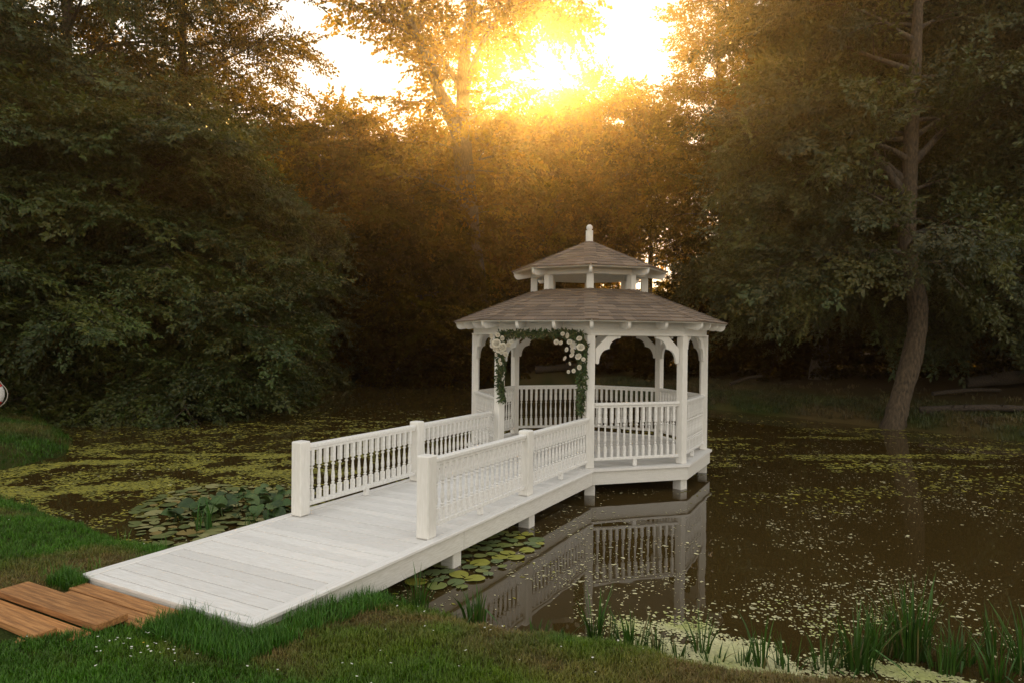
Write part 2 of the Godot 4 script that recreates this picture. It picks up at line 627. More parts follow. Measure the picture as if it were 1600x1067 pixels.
func make_gazebo() -> void:
	var t := thing("gazebo", "white octagonal wooden gazebo with two tiered shingle roof standing in the pond", "gazebo", GAZEBO, -TH)
	var c8 := cos(deg_to_rad(22.5))
	var s8 := sin(deg_to_rad(22.5))
	var rd := 2.135
	# floor of boards cut to the octagon
	var oct := PackedVector2Array()
	for k in 8:
		oct.append(plan(45.0 * k - 22.5, rd - 0.10))
	var flat := Transform3D(Basis(Vector3(1, 0, 0), Vector3(0, 0, 1), Vector3(0, 1, 0)), Vector3.ZERO)
	var z := -rd
	var i := 0
	while z < rd:
		var strip := PackedVector2Array([Vector2(-3, z + 0.0025), Vector2(3, z + 0.0025), Vector2(3, z + 0.1375), Vector2(-3, z + 0.1375)])
		for poly in Geometry2D.intersect_polygons(strip, oct):
			var g := Geo.new()
			var dz := rr(-0.0015, 0.0015)
			g.prism(poly, flat, -0.028, dz - 0.002)
			part("floor_board", g.mesh(), M.deck[rng.randi() % 4], t)
		z += 0.14
		i += 1
	for k in 8:
		var g := Geo.new()
		ring_piece(g, k, rd - 0.10, rd, -0.030, 0.004)
		part("rim_board", g.mesh(), M.deck[0], t)
		var f := Geo.new()
		ring_piece(f, k, rd - 0.075, rd - 0.035, -0.225, -0.0305)
		part("fascia_board", f.mesh(), M.white_board, t)
	var under := Geo.new()
	for k in 8:
		ring_piece(under, k, 0.3, rd - 0.08, -0.16, -0.032)
	part("joist_frame", under.mesh(), M.white_board, t)
	# piles
	for k in 8:
		for rad in [1.96]:
			var q := plan(45.0 * k + 22.5, rad)
			var g := Geo.new()
			g.bx(Vector3(0, 0, 0), Vector3(0.155, 1.0, 0.155), 0.008)
			part("pile", g.mesh(), M.white_board, t, Transform3D(Basis(Vector3.UP, deg_to_rad(45.0 * k + 22.5)), Vector3(q.x, -0.2255 - 0.5, q.y)))
	# posts
	var pm := post_mesh(0.12, 1.93, false)
	for k in 8:
		var q := plan(45.0 * k + 22.5, R)
		part("post", pm, M.white, t, Transform3D(Basis(Vector3.UP, deg_to_rad(45.0 * k + 22.5)), Vector3(q.x, 0.005, q.y)))
	# top plate and beam
	for k in 8:
		var g := Geo.new()
		ring_piece(g, k, R - 0.07, R + 0.075, 1.932, 1.955)
		part("top_plate", g.mesh(), M.white, t)
		var b := Geo.new()
		ring_piece(b, k, R - 0.05, R + 0.045, 1.956, 2.205)
		part("beam", b.mesh(), M.white_board, t)
	# brackets
	var bm := bracket_mesh(1.0)
	for k in 8:
		var basis := Basis(Vector3.UP, deg_to_rad(45.0 * k))
		var half := R * s8 - 0.066
		var o: Vector3 = basis * Vector3(0, 0, R * c8)
		part("bracket", bm, M.white, t, Transform3D(basis, o + basis * Vector3(-half, 1.931, 0)))
		part("bracket", bm, M.white, t, Transform3D(basis * Basis(Vector3.UP, PI), o + basis * Vector3(half, 1.931, 0)))
	# railings
	var bal := baluster_mesh(0.738)
	for k in range(1, 8):
		var basis := Basis(Vector3.UP, deg_to_rad(45.0 * k))
		railing(t, Transform3D(basis, basis * Vector3(0, 0.003, R * c8)), 2.0 * (R * s8 - 0.055), 0.945, 13, bal, 0.148)
	# lower roof
	var slope := (2.682 - 2.148) / ((2.358 - 0.998))
	roof(t, 2.358, 2.148, 0.998, 2.682, 11, 0.20, [0, 1])
	var tm := tail_mesh(R + 0.03, 2.335, 0.105, slope)
	var tm2 := tail_mesh((R + 0.02) * c8, 2.335 * c8, 0.105, (2.682 - 2.148) / ((2.358 - 0.998) * c8))
	for k in 8:
		part("rafter_tail", tm, M.white, t, Transform3D(Basis(Vector3.UP, deg_to_rad(45.0 * k + 22.5)), Vector3(0, 2.124, 0)))
		var basis := Basis(Vector3.UP, deg_to_rad(45.0 * k))
		for x in [-0.30, 0.30]:
			part("rafter_tail", tm2, M.white, t, Transform3D(basis, Vector3(0, 2.124, 0) + basis * Vector3(x, 0, 0)))
	# lantern: eight short posts, beam, upper roof
	var cm := post_mesh(0.115, 0.27, false)
	for k in 8:
		var q := plan(45.0 * k + 22.5, 0.955)
		part("lantern_post", cm, M.white, t, Transform3D(Basis(Vector3.UP, deg_to_rad(45.0 * k + 22.5)), Vector3(q.x, 2.655, q.y)))
		var b := Geo.new()
		ring_piece(b, k, 0.90, 1.01, 2.926, 3.105)
		part("lantern_beam", b.mesh(), M.white_board, t)
		var curb := Geo.new()
		ring_piece(curb, k, 0.90, 0.985, 2.56, 2.653)
		part("lantern_curb", curb.mesh(), M.white_board, t)
	roof(t, 1.337, 3.033, 0.0, 3.576, 10, 0.21, [0, 1])
	var um := tail_mesh(0.99, 1.318, 0.105, (3.576 - 3.033) / 1.337)
	for k in 8:
		part("rafter_tail", um, M.white, t, Transform3D(Basis(Vector3.UP, deg_to_rad(45.0 * k + 22.5)), Vector3(0, 3.008, 0)))
	# finial: fluted stub with a ball
	var fg := Geo.new()
	var star := PackedVector2Array()
	for k in 32:
		var r := 0.062 if k % 2 == 0 else 0.054
		star.append(Vector2(cos(TAU * k / 32.0) * r, sin(TAU * k / 32.0) * r))
	fg.prism(star, flat, 3.53, 3.745)
	var prof := [Vector2(0.066, 3.745), Vector2(0.066, 3.757), Vector2(0.04, 3.765)]
	for k in 9:
		var a := -1.1 + (PI * 0.5 + 1.1) * k / 8.0
		prof.append(Vector2(0.055 * cos(a), 3.812 + 0.055 * sin(a)))
	fg.lathe(prof, Transform3D(), 16)
	part("finial", fg.mesh(), M.white, t)

# ------------------------------------------------------------------ walkway
func walkway_frame() -> Transform3D:
	var c8 := cos(deg_to_rad(22.5))
	var fw := Vector3(sin(TH), 0, -cos(TH))
	var rt := Vector3(cos(TH2), 0, sin(TH2))
	return Transform3D(Basis(Vector3.UP, -TH2), GAZEBO - fw * R * c8 - rt * 0.075)

func make_walkway() -> void:
	var fr := walkway_frame()
	var t := thing("walkway", "white plank walkway with low baluster railings leading from the lawn to the gazebo", "walkway", fr.origin, -TH2)
	var near := 6.187
	var dw := 0.960
	var z0 := 2.135 * cos(deg_to_rad(22.5)) - R * cos(deg_to_rad(22.5)) + 0.006
	# boards across, with a border board along each side
	var z := z0
	while z < near - 0.01:
		var w := minf(0.145, near - z)
		var g := Geo.new()
		g.bx(Vector3(0, 0, 0), Vector3(2 * (dw - 0.105), 0.026, w - rr(0.007, 0.010)), 0.003)
		part("deck_board", g.mesh(), M.deck[rng.randi() % 4], t, Transform3D(Basis(Vector3(0, 0, 1), rr(-0.0012, 0.0012)), Vector3(0, -0.016 + rr(-0.0015, 0.0015), z + w * 0.5)))
		z += 0.145
	for s in [-1, 1]:
		var pieces := [[z0, 2.55], [2.55, near]]
		for pc in pieces:
			var g := Geo.new()
			var L: float = pc[1] - pc[0] - 0.004
			g.bx(Vector3.ZERO, Vector3(L, 0.03, 0.10), 0.005)
			part("edge_board", g.mesh(), M.deck[0], t, Transform3D(Basis(Vector3.UP, PI * 0.5), Vector3(s * (dw - 0.05), -0.012, (pc[0] + pc[1]) * 0.5)))
		for pc in [[z0 - 0.02, 3.55], [3.55, near - 0.03]]:
			var g := Geo.new()
			var L: float = pc[1] - pc[0] - 0.004
			g.bx(Vector3.ZERO, Vector3(L, 0.195, 0.04), 0.004)
			part("fascia_board", g.mesh(), M.white_board, t, Transform3D(Basis(Vector3.UP, PI * 0.5), Vector3(s * (dw - 0.055), -0.1255, (pc[0] + pc[1]) * 0.5)))
	var g3 := Geo.new()
	g3.bx(Vector3(0, -0.125, near - 0.03), Vector3(2 * dw - 0.2, 0.19, 0.04), 0.004)
	for x in [-0.45, 0.0, 0.45]:
		g3.bx(Vector3(x, -0.10, (near + z0) * 0.5), Vector3(0.05, 0.135, near - z0 - 0.12), 0.0)
	part("joist_frame", g3.mesh(), M.white_board, t)
	for s in [-1, 1]:
		for zz in [1.95, 3.6]:
			var g := Geo.new()
			g.bx(Vector3.ZERO, Vector3(0.15, 0.95, 0.15), 0.008)
			part("pile", g.mesh(), M.white_board, t, Transform3D(Basis(), Vector3(s * (dw - 0.155), -0.2 - 0.475, zz)))
	var pm := post_mesh(0.142, 0.785, true)
	var pw := 0.807
	for s in [-1, 1]:
		for zz in [1.990, 4.031]:
			part("post", pm, M.white, t, Transform3D(Basis(), Vector3(s * pw, 0.003, zz)))
	var bal := baluster_mesh(0.552)
	for s in [-1, 1]:
		var b := Basis(Vector3.UP, PI * 0.5)
		railing(t, Transform3D(b, Vector3(s * pw, 0.003, (1.990 + 4.031) * 0.5)), 4.031 - 1.990 - 0.142, 0.735, 17, bal, 0.126)
		var lo := 0.075
		railing(t, Transform3D(b, Vector3(s * pw, 0.003, (lo + 1.919) * 0.5)), 1.919 - lo, 0.735, 17, bal, 0.126)

func make_planks() -> void:
	var fr := walkway_frame()
	var at := fr * Vector3(0, -0.1, 6.187)
	var t := thing("plank_step", "rough brown timber planks laid as shallow steps at the walkway end", "steps", at, -TH2)
	# left end, right end, near edge 0, near edge 1, top height, material
	var rows := [[-0.86, 0.32, 0.012, 0.150, -0.040, 0], [-0.80, 0.30, 0.155, 0.300, -0.048, 0], [-1.13, 0.09, 0.285, 0.500, 0.004, 2], [-1.20, 0.06, 0.505, 0.640, -0.050, 1], [-1.30, -0.10, 0.625, 0.760, 0.0, 0], [-1.40, -0.17, 0.765, 0.930, -0.056, 1], [-1.48, -0.28, 0.94, 1.12, -0.01, 2], [-1.55, -0.35, 1.125, 1.30, -0.06, 0]]
	for r in rows:
		var g := Geo.new()
		var L: float = r[1] - r[0]
		g.bx(Vector3.ZERO, Vector3(L, 0.052, r[3] - r[2]), 0.006)
		part("plank", g.mesh(), M.plank[r[5]], t, Transform3D(Basis(Vector3.UP, rr(-0.012, 0.012)) * Basis(Vector3(0, 0, 1), rr(-0.006, 0.006)), Vector3((r[0] + r[1]) * 0.5, 0.1 + r[4] - 0.026, (r[2] + r[3]) * 0.5)))
	var g2 := Geo.new()
	for x in [-0.75, -0.3]:
		g2.bx(Vector3(x, -0.005, 0.62), Vector3(0.08, 0.07, 1.1), 0.0)
	part("bearer", g2.mesh(), M.plank[2], t)

# ------------------------------------------------------------------ leaves
func leaf(g: Geo, at: Vector3, dir: Vector3, up: Vector3, L: float, W: float, fold := 0.18, bend := 0.12) -> void:
	var side := dir.cross(up).normalized()
	var n := side.cross(dir).normalized()
	var mid := at + dir * L * 0.45 - n * L * 0.02
	var tip := at + dir * L - n * L * bend
	var l := mid + side * W * 0.5 + n * W * fold
	var r := mid - side * W * 0.5 + n * W * fold
	g.tri(at, l, tip)
	g.tri(at, tip, r)

func spray_mesh(sd: int, L: float, twigs: int, per: int, leafL: float, leafW: float, flatness: float, droop: float) -> ArrayMesh:
	var r := RandomNumberGenerator.new()
	r.seed = sd
	var g := Geo.new()
	g.colored = true
	var pts := PackedVector3Array()
	var rad := PackedFloat32Array()
	for i in 5:
		var f := i / 4.0
		pts.append(Vector3(sin(f * 3.0 + sd) * 0.03 * L, 0.05 * L * f - droop * L * f * f, f * L))
		rad.append(lerpf(0.006, 0.002, f) * L)
	g.col = Color(0.5, 0.36, 0.30)
	g.tube(pts, rad, 3)
	for i in twigs:
		var f := (i + 0.6) / twigs
		var k := f * 4.0
		var b := pts[int(k)].lerp(pts[mini(int(k) + 1, 4)], k - int(k))
		var sgn := 1.0 if i % 2 == 0 else -1.0
		var ang := sgn * r.randf_range(0.6, 1.1)
		if i == twigs - 1:
			ang = r.randf_range(-0.2, 0.2)
		var tl := L * r.randf_range(0.28, 0.46) * (1.15 - 0.55 * f)
		var td := Vector3(sin(ang), r.randf_range(-0.35, 0.25) - droop * f, cos(ang)).normalized()
		for j in per:
			var q := (j + 0.5) / per
			var lp := b + td * tl * q - Vector3(0, droop * tl * q * q * 0.5, 0)
			var s2 := 1.0 if j % 2 == 0 else -1.0
			var la := ang + s2 * r.randf_range(0.3, 1.2)
			if j == per - 1:
				la = ang + r.randf_range(-0.3, 0.3)
			var ld := Vector3(sin(la), r.randf_range(-0.8, 0.35), cos(la)).normalized()
			var up := Vector3(r.randf_range(-1, 1) * flatness, 1, r.randf_range(-1, 1) * flatness).normalized()
			var sz := r.randf_range(0.65, 1.2)
			var tone := r.randf_range(0.72, 1.28)
			g.col = Color(tone * r.randf_range(0.9, 1.12), tone, tone * r.randf_range(0.75, 1.1))
			leaf(g, lp, ld, up, leafL * sz, leafW * sz)
	return g.mesh()

var sprays := {}

# a tree grown branch by branch. o: height, radius, base (lowest branch), spread, shape, limbs, droop, lift, tint, spray, scale, path, fork
func tree(called: String, label: String, group: String, o: Dictionary) -> Node3D:
	var x: float = o.x
	var z: float = o.z
	var sd: int = o.seed
	rng.seed = sd
	var gy := height(x, z) - 0.1
	var t := thing(called, label, o.get("category", "tree"), Vector3(x, gy, -z), 0.0, group)
	var H: float = o.h
	var tr: float = o.r
	var base: float = o.base
	var spread: float = o.spread
	var limbs: int = int(o.get("limbs", 26) * 1.45)
	var droop: float = o.get("droop", 0.35)
	var lift: float = o.get("lift", 0.5)
	var sc: float = o.get("scale", 1.0)
	var tint: Color = o.get("tint", Color(0.085, 0.105, 0.028))
	var dens: float = o.get("dens", 1.0)
	var plate: float = o.get("plate", 0.0)
	var shape: String = o.get("shape", "dome")
	var back: float = o.get("back", 0.0)      # grows fewer branches towards the water
	# trunk
	var tp := PackedVector3Array()
	var tw := PackedFloat32Array()
	if o.has("path"):
		for q in o.path:
			tp.append(Vector3(q[0], q[1], q[2]))
			tw.append(q[3])
	else:
		var lean := Vector2(rr(-0.05, 0.05), rr(-0.05, 0.05))
		for i in 12:
			var f := i / 11.0
			var flare := 1.0 + 0.7 * exp(-f * H / 0.5)
			tp.append(Vector3(lean.x * f * H + sin(f * 5.0 + sd) * 0.12, f * H * 0.94, lean.y * f * H + cos(f * 4.0 + sd * 2.0) * 0.12))
			tw.append(tr * flare * pow(1.0 - f * 0.97, 0.9))
	var g := Geo.new()
	# finer rings so that the bark reads as uneven
	var fp := PackedVector3Array()
	var fw := PackedFloat32Array()
	for i in tp.size() - 1:
		for k in 4:
			var f := k / 4.0
			var p0 := tp[maxi(i - 1, 0)]
			var p3 := tp[mini(i + 2, tp.size() - 1)]
			fp.append(tp[i].cubic_interpolate(tp[i + 1], p0, p3, f))
			fw.append(lerpf(tw[i], tw[i + 1], f) * (1.0 + 0.05 * sin(i * 4.1 + k * 1.9 + sd)))
	fp.append(tp[tp.size() - 1])
	fw.append(tw[tw.size() - 1])
	g.tube(fp, fw, 14, 0.06, sd)
	part("trunk", g.mesh(), o.get("bark", M.bark), t)
	var bg := Geo.new()
	var xfs: Array = []
	var cols: Array = []
	var starts: Array = []
	for i in limbs:
		var f := pow((i + rr(0.1, 0.9)) / limbs, o.get("bias", 1.0))
		var y := lerpf(base, H * 0.95, f)
		var rad: float
		match shape:
			"cone":
				rad = spread * pow(1.0 - f, 0.7) + 0.6
			"column":
				rad = spread * (0.55 + 0.45 * sin(PI * minf(1.0, f * 1.1 + 0.15))) * (1.0 - 0.35 * f)
			"low":
				rad = spread * sqrt(maxf(0.05, 1.0 - f * f))
			_:
				rad = spread * sqrt(maxf(0.06, 1.0 - pow(2.0 * f - 0.75, 2) / 1.6))
		var az := i * 2.39996 + rr(-0.4, 0.4)
		if back != 0.0 and cos(az) > 0.2 and rng.randf() < back:
			az = PI - az
		if o.has("aim"):
			az = lerp_angle(az, o.aim, 0.35)
		starts.append([y, az, rad * rr(0.75, 1.18), lift * lerpf(0.5, 1.5, f) + rr(-0.15, 0.15), 1.0])
	for q in o.get("boughs", []):
		starts.append(q)
	for s in starts:
		var y: float = s[0]
		var az: float = s[1]
		var L: float = s[2]
		var el: float = s[3]
		# where the trunk is at that height
		var p := fp[fp.size() - 1]
		var w := fw[fw.size() - 1]
		for i in fp.size() - 1:
			if fp[i + 1].y >= y:
				p = fp[i].lerp(fp[i + 1], clampf((y - fp[i].y) / maxf(0.01, fp[i + 1].y - fp[i].y), 0, 1))
				w = fw[i]
				break
		var dir := Vector3(sin(az) * cos(el), sin(el), cos(az) * cos(el))
		var pts := PackedVector3Array([p])
		var rads := PackedFloat32Array()
		var segs := 8
		var step := L / segs
		var thick: float = minf(w * 0.55, 0.0135 * L + 0.010) * s[4]
		rads.append(thick * 1.35)
		for i in segs:
			dir = (dir + Vector3(rr(-0.16, 0.16), rr(-0.10, 0.12) - droop * (0.10 + 0.22 * i / segs), rr(-0.16, 0.16))).normalized()
			p += dir * step
			pts.append(p)
			rads.append(maxf(0.006, thick * (1.0 - 0.92 * (i + 1) / segs)))
		bg.tube(pts, rads, 6, 0.05, az)
		# side branches
		var n2 := maxi(3, int(L / (0.30 * sc)))
		for j in n2:
			var f := 0.16 + 0.84 * (j + rr(0.2, 0.8)) / n2
			var k := f * segs
			var i0 := mini(int(k), segs - 1)
			var b := pts[i0].lerp(pts[i0 + 1], k - i0)
			var d := (pts[i0 + 1] - pts[i0]).normalized()
			var side := d.cross(Vector3.UP).normalized()
			var sg := 1.0 if j % 2 == 0 else -1.0
			side = side.rotated(d, rr(-1.3, 1.3) * (1.0 - plate))
			var sdir := (d * rr(0.45, 0.9) + side * sg * rr(0.6, 1.0) + Vector3(0, rr(-0.25, 0.35), 0)).normalized()
			var SL := minf(2.6, L * 0.42) * (1.12 - 0.75 * f) * rr(0.6, 1.25) + 0.25
			if j == n2 - 1:
				sdir = d
				SL = 0.5
			var sp := PackedVector3Array([b])
			var q := b
			var m := 3
			for i in m:
				sdir = (sdir + Vector3(rr(-0.14, 0.14), rr(-0.08, 0.08) - droop * 0.28, rr(-0.14, 0.14))).normalized()
				q += sdir * SL / m
				sp.append(q)
			var tw0 := maxf(0.005, 0.011 * SL)
			bg.tube(sp, PackedFloat32Array([tw0 * 1.3, tw0, tw0 * 0.6, tw0 * 0.25]), 3)
			var cnt := maxi(2, int(round(SL / 0.155 * dens / sc)))
			var shade := rr(0.55, 1.45)
			for i in cnt:
				var ff := (i + rr(0.3, 1.0)) / cnt
				var kk := minf(ff * m, m - 0.001)
				var at := sp[int(kk)].lerp(sp[int(kk) + 1], kk - int(kk))
				if o.has("cut_low") and at.y + gy < o.cut_low:
					continue
				var fd := (sp[int(kk) + 1] - sp[int(kk)]).normalized()
				var ax := fd.cross(Vector3.UP).normalized()
				var sgn := 1.0 if i % 2 == 0 else -1.0
				if ff < 0.85:
					fd = (fd + ax * sgn * rr(0.4, 1.1)).normalized()
				fd = (fd + Vector3(rr(-0.25, 0.25), rr(-0.35, 0.3) - droop * 0.15, rr(-0.25, 0.25))).normalized()
				var tl := lerpf(1.9, 0.6, plate)
				var up := (Vector3.UP + Vector3(rr(-tl, tl), 0, rr(-tl, tl))).normalized()
				var xx := up.cross(fd).normalized()
				var yy := fd.cross(xx).normalized()
				var size := sc * rr(0.75, 1.25)
				xfs.append(Transform3D(Basis(xx * size, yy * size, fd * size), at))
				var v := shade * rr(0.8, 1.2)
				var warm := rr(-0.12, 0.22)
				cols.append(Color(tint.r * v * (1.0 + warm), tint.g * v, tint.b * v * (1.0 - warm)))
	part("branches", bg.mesh(), M.bark, t)
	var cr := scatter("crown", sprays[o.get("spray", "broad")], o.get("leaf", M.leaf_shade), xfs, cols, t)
	cr.set_meta("kind", "stuff")
	total_sprays += xfs.size()
	return t

var total_sprays := 0

# a bush or low leafy mass without a trunk of its own to see
func bush(called: String, label: String, group: String, x: float, z: float, w: float, h: float, count: int, tint: Color, spray: String, sc: float, sd: int) -> void:
	rng.seed = sd
	var gy := height(x, z)
	var t := thing(called, label, "bush", Vector3(x, gy, -z), 0.0, group)
	var g := Geo.new()
	for i in 9:
		var az := rr(0, TAU)
		var e := Vector3(cos(az) * w * rr(0.3, 0.8), h * rr(0.6, 0.95), sin(az) * w * rr(0.3, 0.7))
		g.tube(PackedVector3Array([Vector3(rr(-0.15, 0.15), -0.1, rr(-0.15, 0.15)), e * 0.5 + Vector3(0, h * 0.12, 0), e]), PackedFloat32Array([0.05, 0.03, 0.008]), 5)
	part("stems", g.mesh(), M.bark, t)
	var xfs: Array = []
	var cols: Array = []
	for i in count:
		var az := rr(0, TAU)
		var u := pow(rng.randf(), 0.6)
		var yy := rng.randf()
		var rad := w * u * sqrt(maxf(0.0, 1.0 - pow(yy * 1.05 - 0.15, 2)))
		rad *= 1.0 + 0.28 * field.get_noise_3d(az * 20.0, yy * 60.0, sd)
		var at := Vector3(cos(az) * rad, 0.1 + yy * h * (0.9 + 0.25 * field.get_noise_2d(az * 30.0, sd)), sin(az) * rad)
		var fd := (Vector3(cos(az), rr(-0.5, 0.3), sin(az)) + Vector3(rr(-0.5, 0.5), 0, rr(-0.5, 0.5))).normalized()
		var up := (Vector3.UP + Vector3(rr(-0.4, 0.4), 0, rr(-0.4, 0.4))).normalized()
		var xx := up.cross(fd).normalized()
		var y2 := fd.cross(xx).normalized()
		var size := sc * rr(0.7, 1.3)
		xfs.append(Transform3D(Basis(xx * size, y2 * size, fd * size), at))
		var v := rr(0.65, 1.3)
		cols.append(Color(tint.r * v * rr(0.9, 1.25), tint.g * v, tint.b * v))
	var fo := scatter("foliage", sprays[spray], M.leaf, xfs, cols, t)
	fo.set_meta("kind", "stuff")
	total_sprays += count

func make_trees() -> void:
	sprays.broad = spray_mesh(3, 0.95, 9, 6, 0.122, 0.080, 1.1, 0.08)
	sprays.far = spray_mesh(8, 1.0, 8, 6, 0.160, 0.11, 1.3, 0.08)
	sprays.loose = spray_mesh(11, 1.1, 7, 4, 0.18, 0.15, 1.4, 0.06)
	# --- the wall of trees over the water on the left
	var L := "trees leaning over the left bank"
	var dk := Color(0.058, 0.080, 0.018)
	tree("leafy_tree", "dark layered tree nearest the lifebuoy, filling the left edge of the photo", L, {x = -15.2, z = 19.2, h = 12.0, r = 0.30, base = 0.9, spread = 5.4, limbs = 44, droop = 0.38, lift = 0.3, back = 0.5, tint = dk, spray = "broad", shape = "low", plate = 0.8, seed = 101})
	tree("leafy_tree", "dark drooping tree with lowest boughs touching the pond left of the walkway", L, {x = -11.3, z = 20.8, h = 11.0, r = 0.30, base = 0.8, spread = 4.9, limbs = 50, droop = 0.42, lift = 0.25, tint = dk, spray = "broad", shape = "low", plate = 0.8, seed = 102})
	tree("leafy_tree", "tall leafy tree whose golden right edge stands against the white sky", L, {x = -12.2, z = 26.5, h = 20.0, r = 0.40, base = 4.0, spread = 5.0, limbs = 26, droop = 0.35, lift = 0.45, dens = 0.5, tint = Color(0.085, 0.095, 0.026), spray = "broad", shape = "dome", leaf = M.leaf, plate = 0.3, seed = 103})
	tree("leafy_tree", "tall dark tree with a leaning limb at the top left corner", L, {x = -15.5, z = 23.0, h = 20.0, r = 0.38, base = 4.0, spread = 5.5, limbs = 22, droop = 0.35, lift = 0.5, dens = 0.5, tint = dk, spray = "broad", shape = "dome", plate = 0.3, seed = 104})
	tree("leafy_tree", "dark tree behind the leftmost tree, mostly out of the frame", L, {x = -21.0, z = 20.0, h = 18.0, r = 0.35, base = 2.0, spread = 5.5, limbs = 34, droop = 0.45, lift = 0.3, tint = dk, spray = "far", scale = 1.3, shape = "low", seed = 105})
	# --- the middle
	var C := "trees on the far bank"
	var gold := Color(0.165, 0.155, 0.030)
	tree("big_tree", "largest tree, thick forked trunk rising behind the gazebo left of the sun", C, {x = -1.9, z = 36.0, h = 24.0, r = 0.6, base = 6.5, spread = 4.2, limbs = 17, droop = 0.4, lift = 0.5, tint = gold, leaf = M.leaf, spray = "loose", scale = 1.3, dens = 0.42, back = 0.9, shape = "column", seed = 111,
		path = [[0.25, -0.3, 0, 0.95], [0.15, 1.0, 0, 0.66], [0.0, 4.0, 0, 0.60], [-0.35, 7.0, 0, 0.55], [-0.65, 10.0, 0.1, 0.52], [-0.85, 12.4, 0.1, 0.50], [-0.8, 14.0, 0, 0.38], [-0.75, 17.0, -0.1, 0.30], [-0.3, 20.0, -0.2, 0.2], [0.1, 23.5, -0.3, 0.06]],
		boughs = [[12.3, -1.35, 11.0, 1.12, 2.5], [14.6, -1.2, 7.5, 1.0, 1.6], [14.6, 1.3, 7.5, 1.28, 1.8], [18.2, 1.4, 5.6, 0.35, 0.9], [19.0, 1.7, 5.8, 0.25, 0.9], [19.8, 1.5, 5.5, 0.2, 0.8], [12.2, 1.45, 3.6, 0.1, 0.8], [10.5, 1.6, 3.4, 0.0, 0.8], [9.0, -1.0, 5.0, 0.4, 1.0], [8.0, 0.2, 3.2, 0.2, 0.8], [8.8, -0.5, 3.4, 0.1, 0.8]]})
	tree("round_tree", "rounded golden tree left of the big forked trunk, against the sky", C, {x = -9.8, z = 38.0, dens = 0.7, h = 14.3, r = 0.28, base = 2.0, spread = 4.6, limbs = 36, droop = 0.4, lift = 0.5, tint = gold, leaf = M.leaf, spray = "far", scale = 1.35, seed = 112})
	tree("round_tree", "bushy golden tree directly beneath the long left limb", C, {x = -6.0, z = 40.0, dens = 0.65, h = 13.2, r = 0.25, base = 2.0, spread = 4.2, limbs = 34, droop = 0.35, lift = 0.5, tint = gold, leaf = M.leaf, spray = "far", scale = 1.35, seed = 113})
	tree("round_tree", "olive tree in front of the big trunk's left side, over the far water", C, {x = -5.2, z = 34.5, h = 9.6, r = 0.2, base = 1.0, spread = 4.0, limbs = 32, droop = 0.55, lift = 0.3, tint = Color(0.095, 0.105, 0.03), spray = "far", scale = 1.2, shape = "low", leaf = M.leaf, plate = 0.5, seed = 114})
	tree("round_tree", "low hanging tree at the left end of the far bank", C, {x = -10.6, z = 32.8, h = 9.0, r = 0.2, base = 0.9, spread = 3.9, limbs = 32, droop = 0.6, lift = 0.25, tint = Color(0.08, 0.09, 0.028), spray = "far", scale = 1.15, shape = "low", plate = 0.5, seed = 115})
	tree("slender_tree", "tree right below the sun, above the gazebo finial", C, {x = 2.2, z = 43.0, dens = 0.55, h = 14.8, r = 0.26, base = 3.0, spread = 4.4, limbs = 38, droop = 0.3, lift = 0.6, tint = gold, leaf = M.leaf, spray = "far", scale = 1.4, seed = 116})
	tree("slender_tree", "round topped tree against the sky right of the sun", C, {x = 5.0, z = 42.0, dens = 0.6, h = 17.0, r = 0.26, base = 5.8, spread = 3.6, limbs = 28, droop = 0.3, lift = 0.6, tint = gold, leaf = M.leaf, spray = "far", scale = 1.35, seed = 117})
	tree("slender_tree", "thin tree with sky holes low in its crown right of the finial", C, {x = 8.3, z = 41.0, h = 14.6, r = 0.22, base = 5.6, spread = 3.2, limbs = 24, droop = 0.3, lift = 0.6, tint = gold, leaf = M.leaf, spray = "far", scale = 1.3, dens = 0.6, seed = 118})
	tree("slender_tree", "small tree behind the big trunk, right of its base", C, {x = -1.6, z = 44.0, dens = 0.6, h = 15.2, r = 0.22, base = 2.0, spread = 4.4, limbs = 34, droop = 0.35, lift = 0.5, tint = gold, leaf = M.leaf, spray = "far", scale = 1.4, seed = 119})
	# --- right of the sky gap
	var D := "trees behind the right bank"
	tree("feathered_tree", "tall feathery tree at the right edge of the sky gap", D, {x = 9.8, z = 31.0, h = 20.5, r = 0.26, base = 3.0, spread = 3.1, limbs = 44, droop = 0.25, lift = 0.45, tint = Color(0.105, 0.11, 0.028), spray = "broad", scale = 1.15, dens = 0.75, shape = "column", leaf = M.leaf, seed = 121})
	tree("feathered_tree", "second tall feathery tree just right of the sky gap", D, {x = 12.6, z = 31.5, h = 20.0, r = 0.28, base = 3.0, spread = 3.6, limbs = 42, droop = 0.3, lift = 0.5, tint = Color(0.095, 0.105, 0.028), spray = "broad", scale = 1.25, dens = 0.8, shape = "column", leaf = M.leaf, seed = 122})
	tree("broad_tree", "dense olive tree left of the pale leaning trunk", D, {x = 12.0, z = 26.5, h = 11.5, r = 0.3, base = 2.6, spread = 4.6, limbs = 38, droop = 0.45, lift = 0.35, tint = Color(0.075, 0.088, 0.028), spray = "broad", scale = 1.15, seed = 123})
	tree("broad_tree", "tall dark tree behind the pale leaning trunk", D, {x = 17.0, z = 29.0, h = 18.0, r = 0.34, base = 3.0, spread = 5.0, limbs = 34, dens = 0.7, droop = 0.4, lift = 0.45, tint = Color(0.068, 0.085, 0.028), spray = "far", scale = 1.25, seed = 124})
	tree("broad_tree", "dark tree filling the right edge above the fallen log", D, {x = 16.6, z = 21.0, h = 14.5, r = 0.3, base = 2.2, spread = 4.6, limbs = 40, droop = 0.45, lift = 0.35, tint = Color(0.055, 0.075, 0.028), spray = "broad", scale = 1.1, seed = 125})
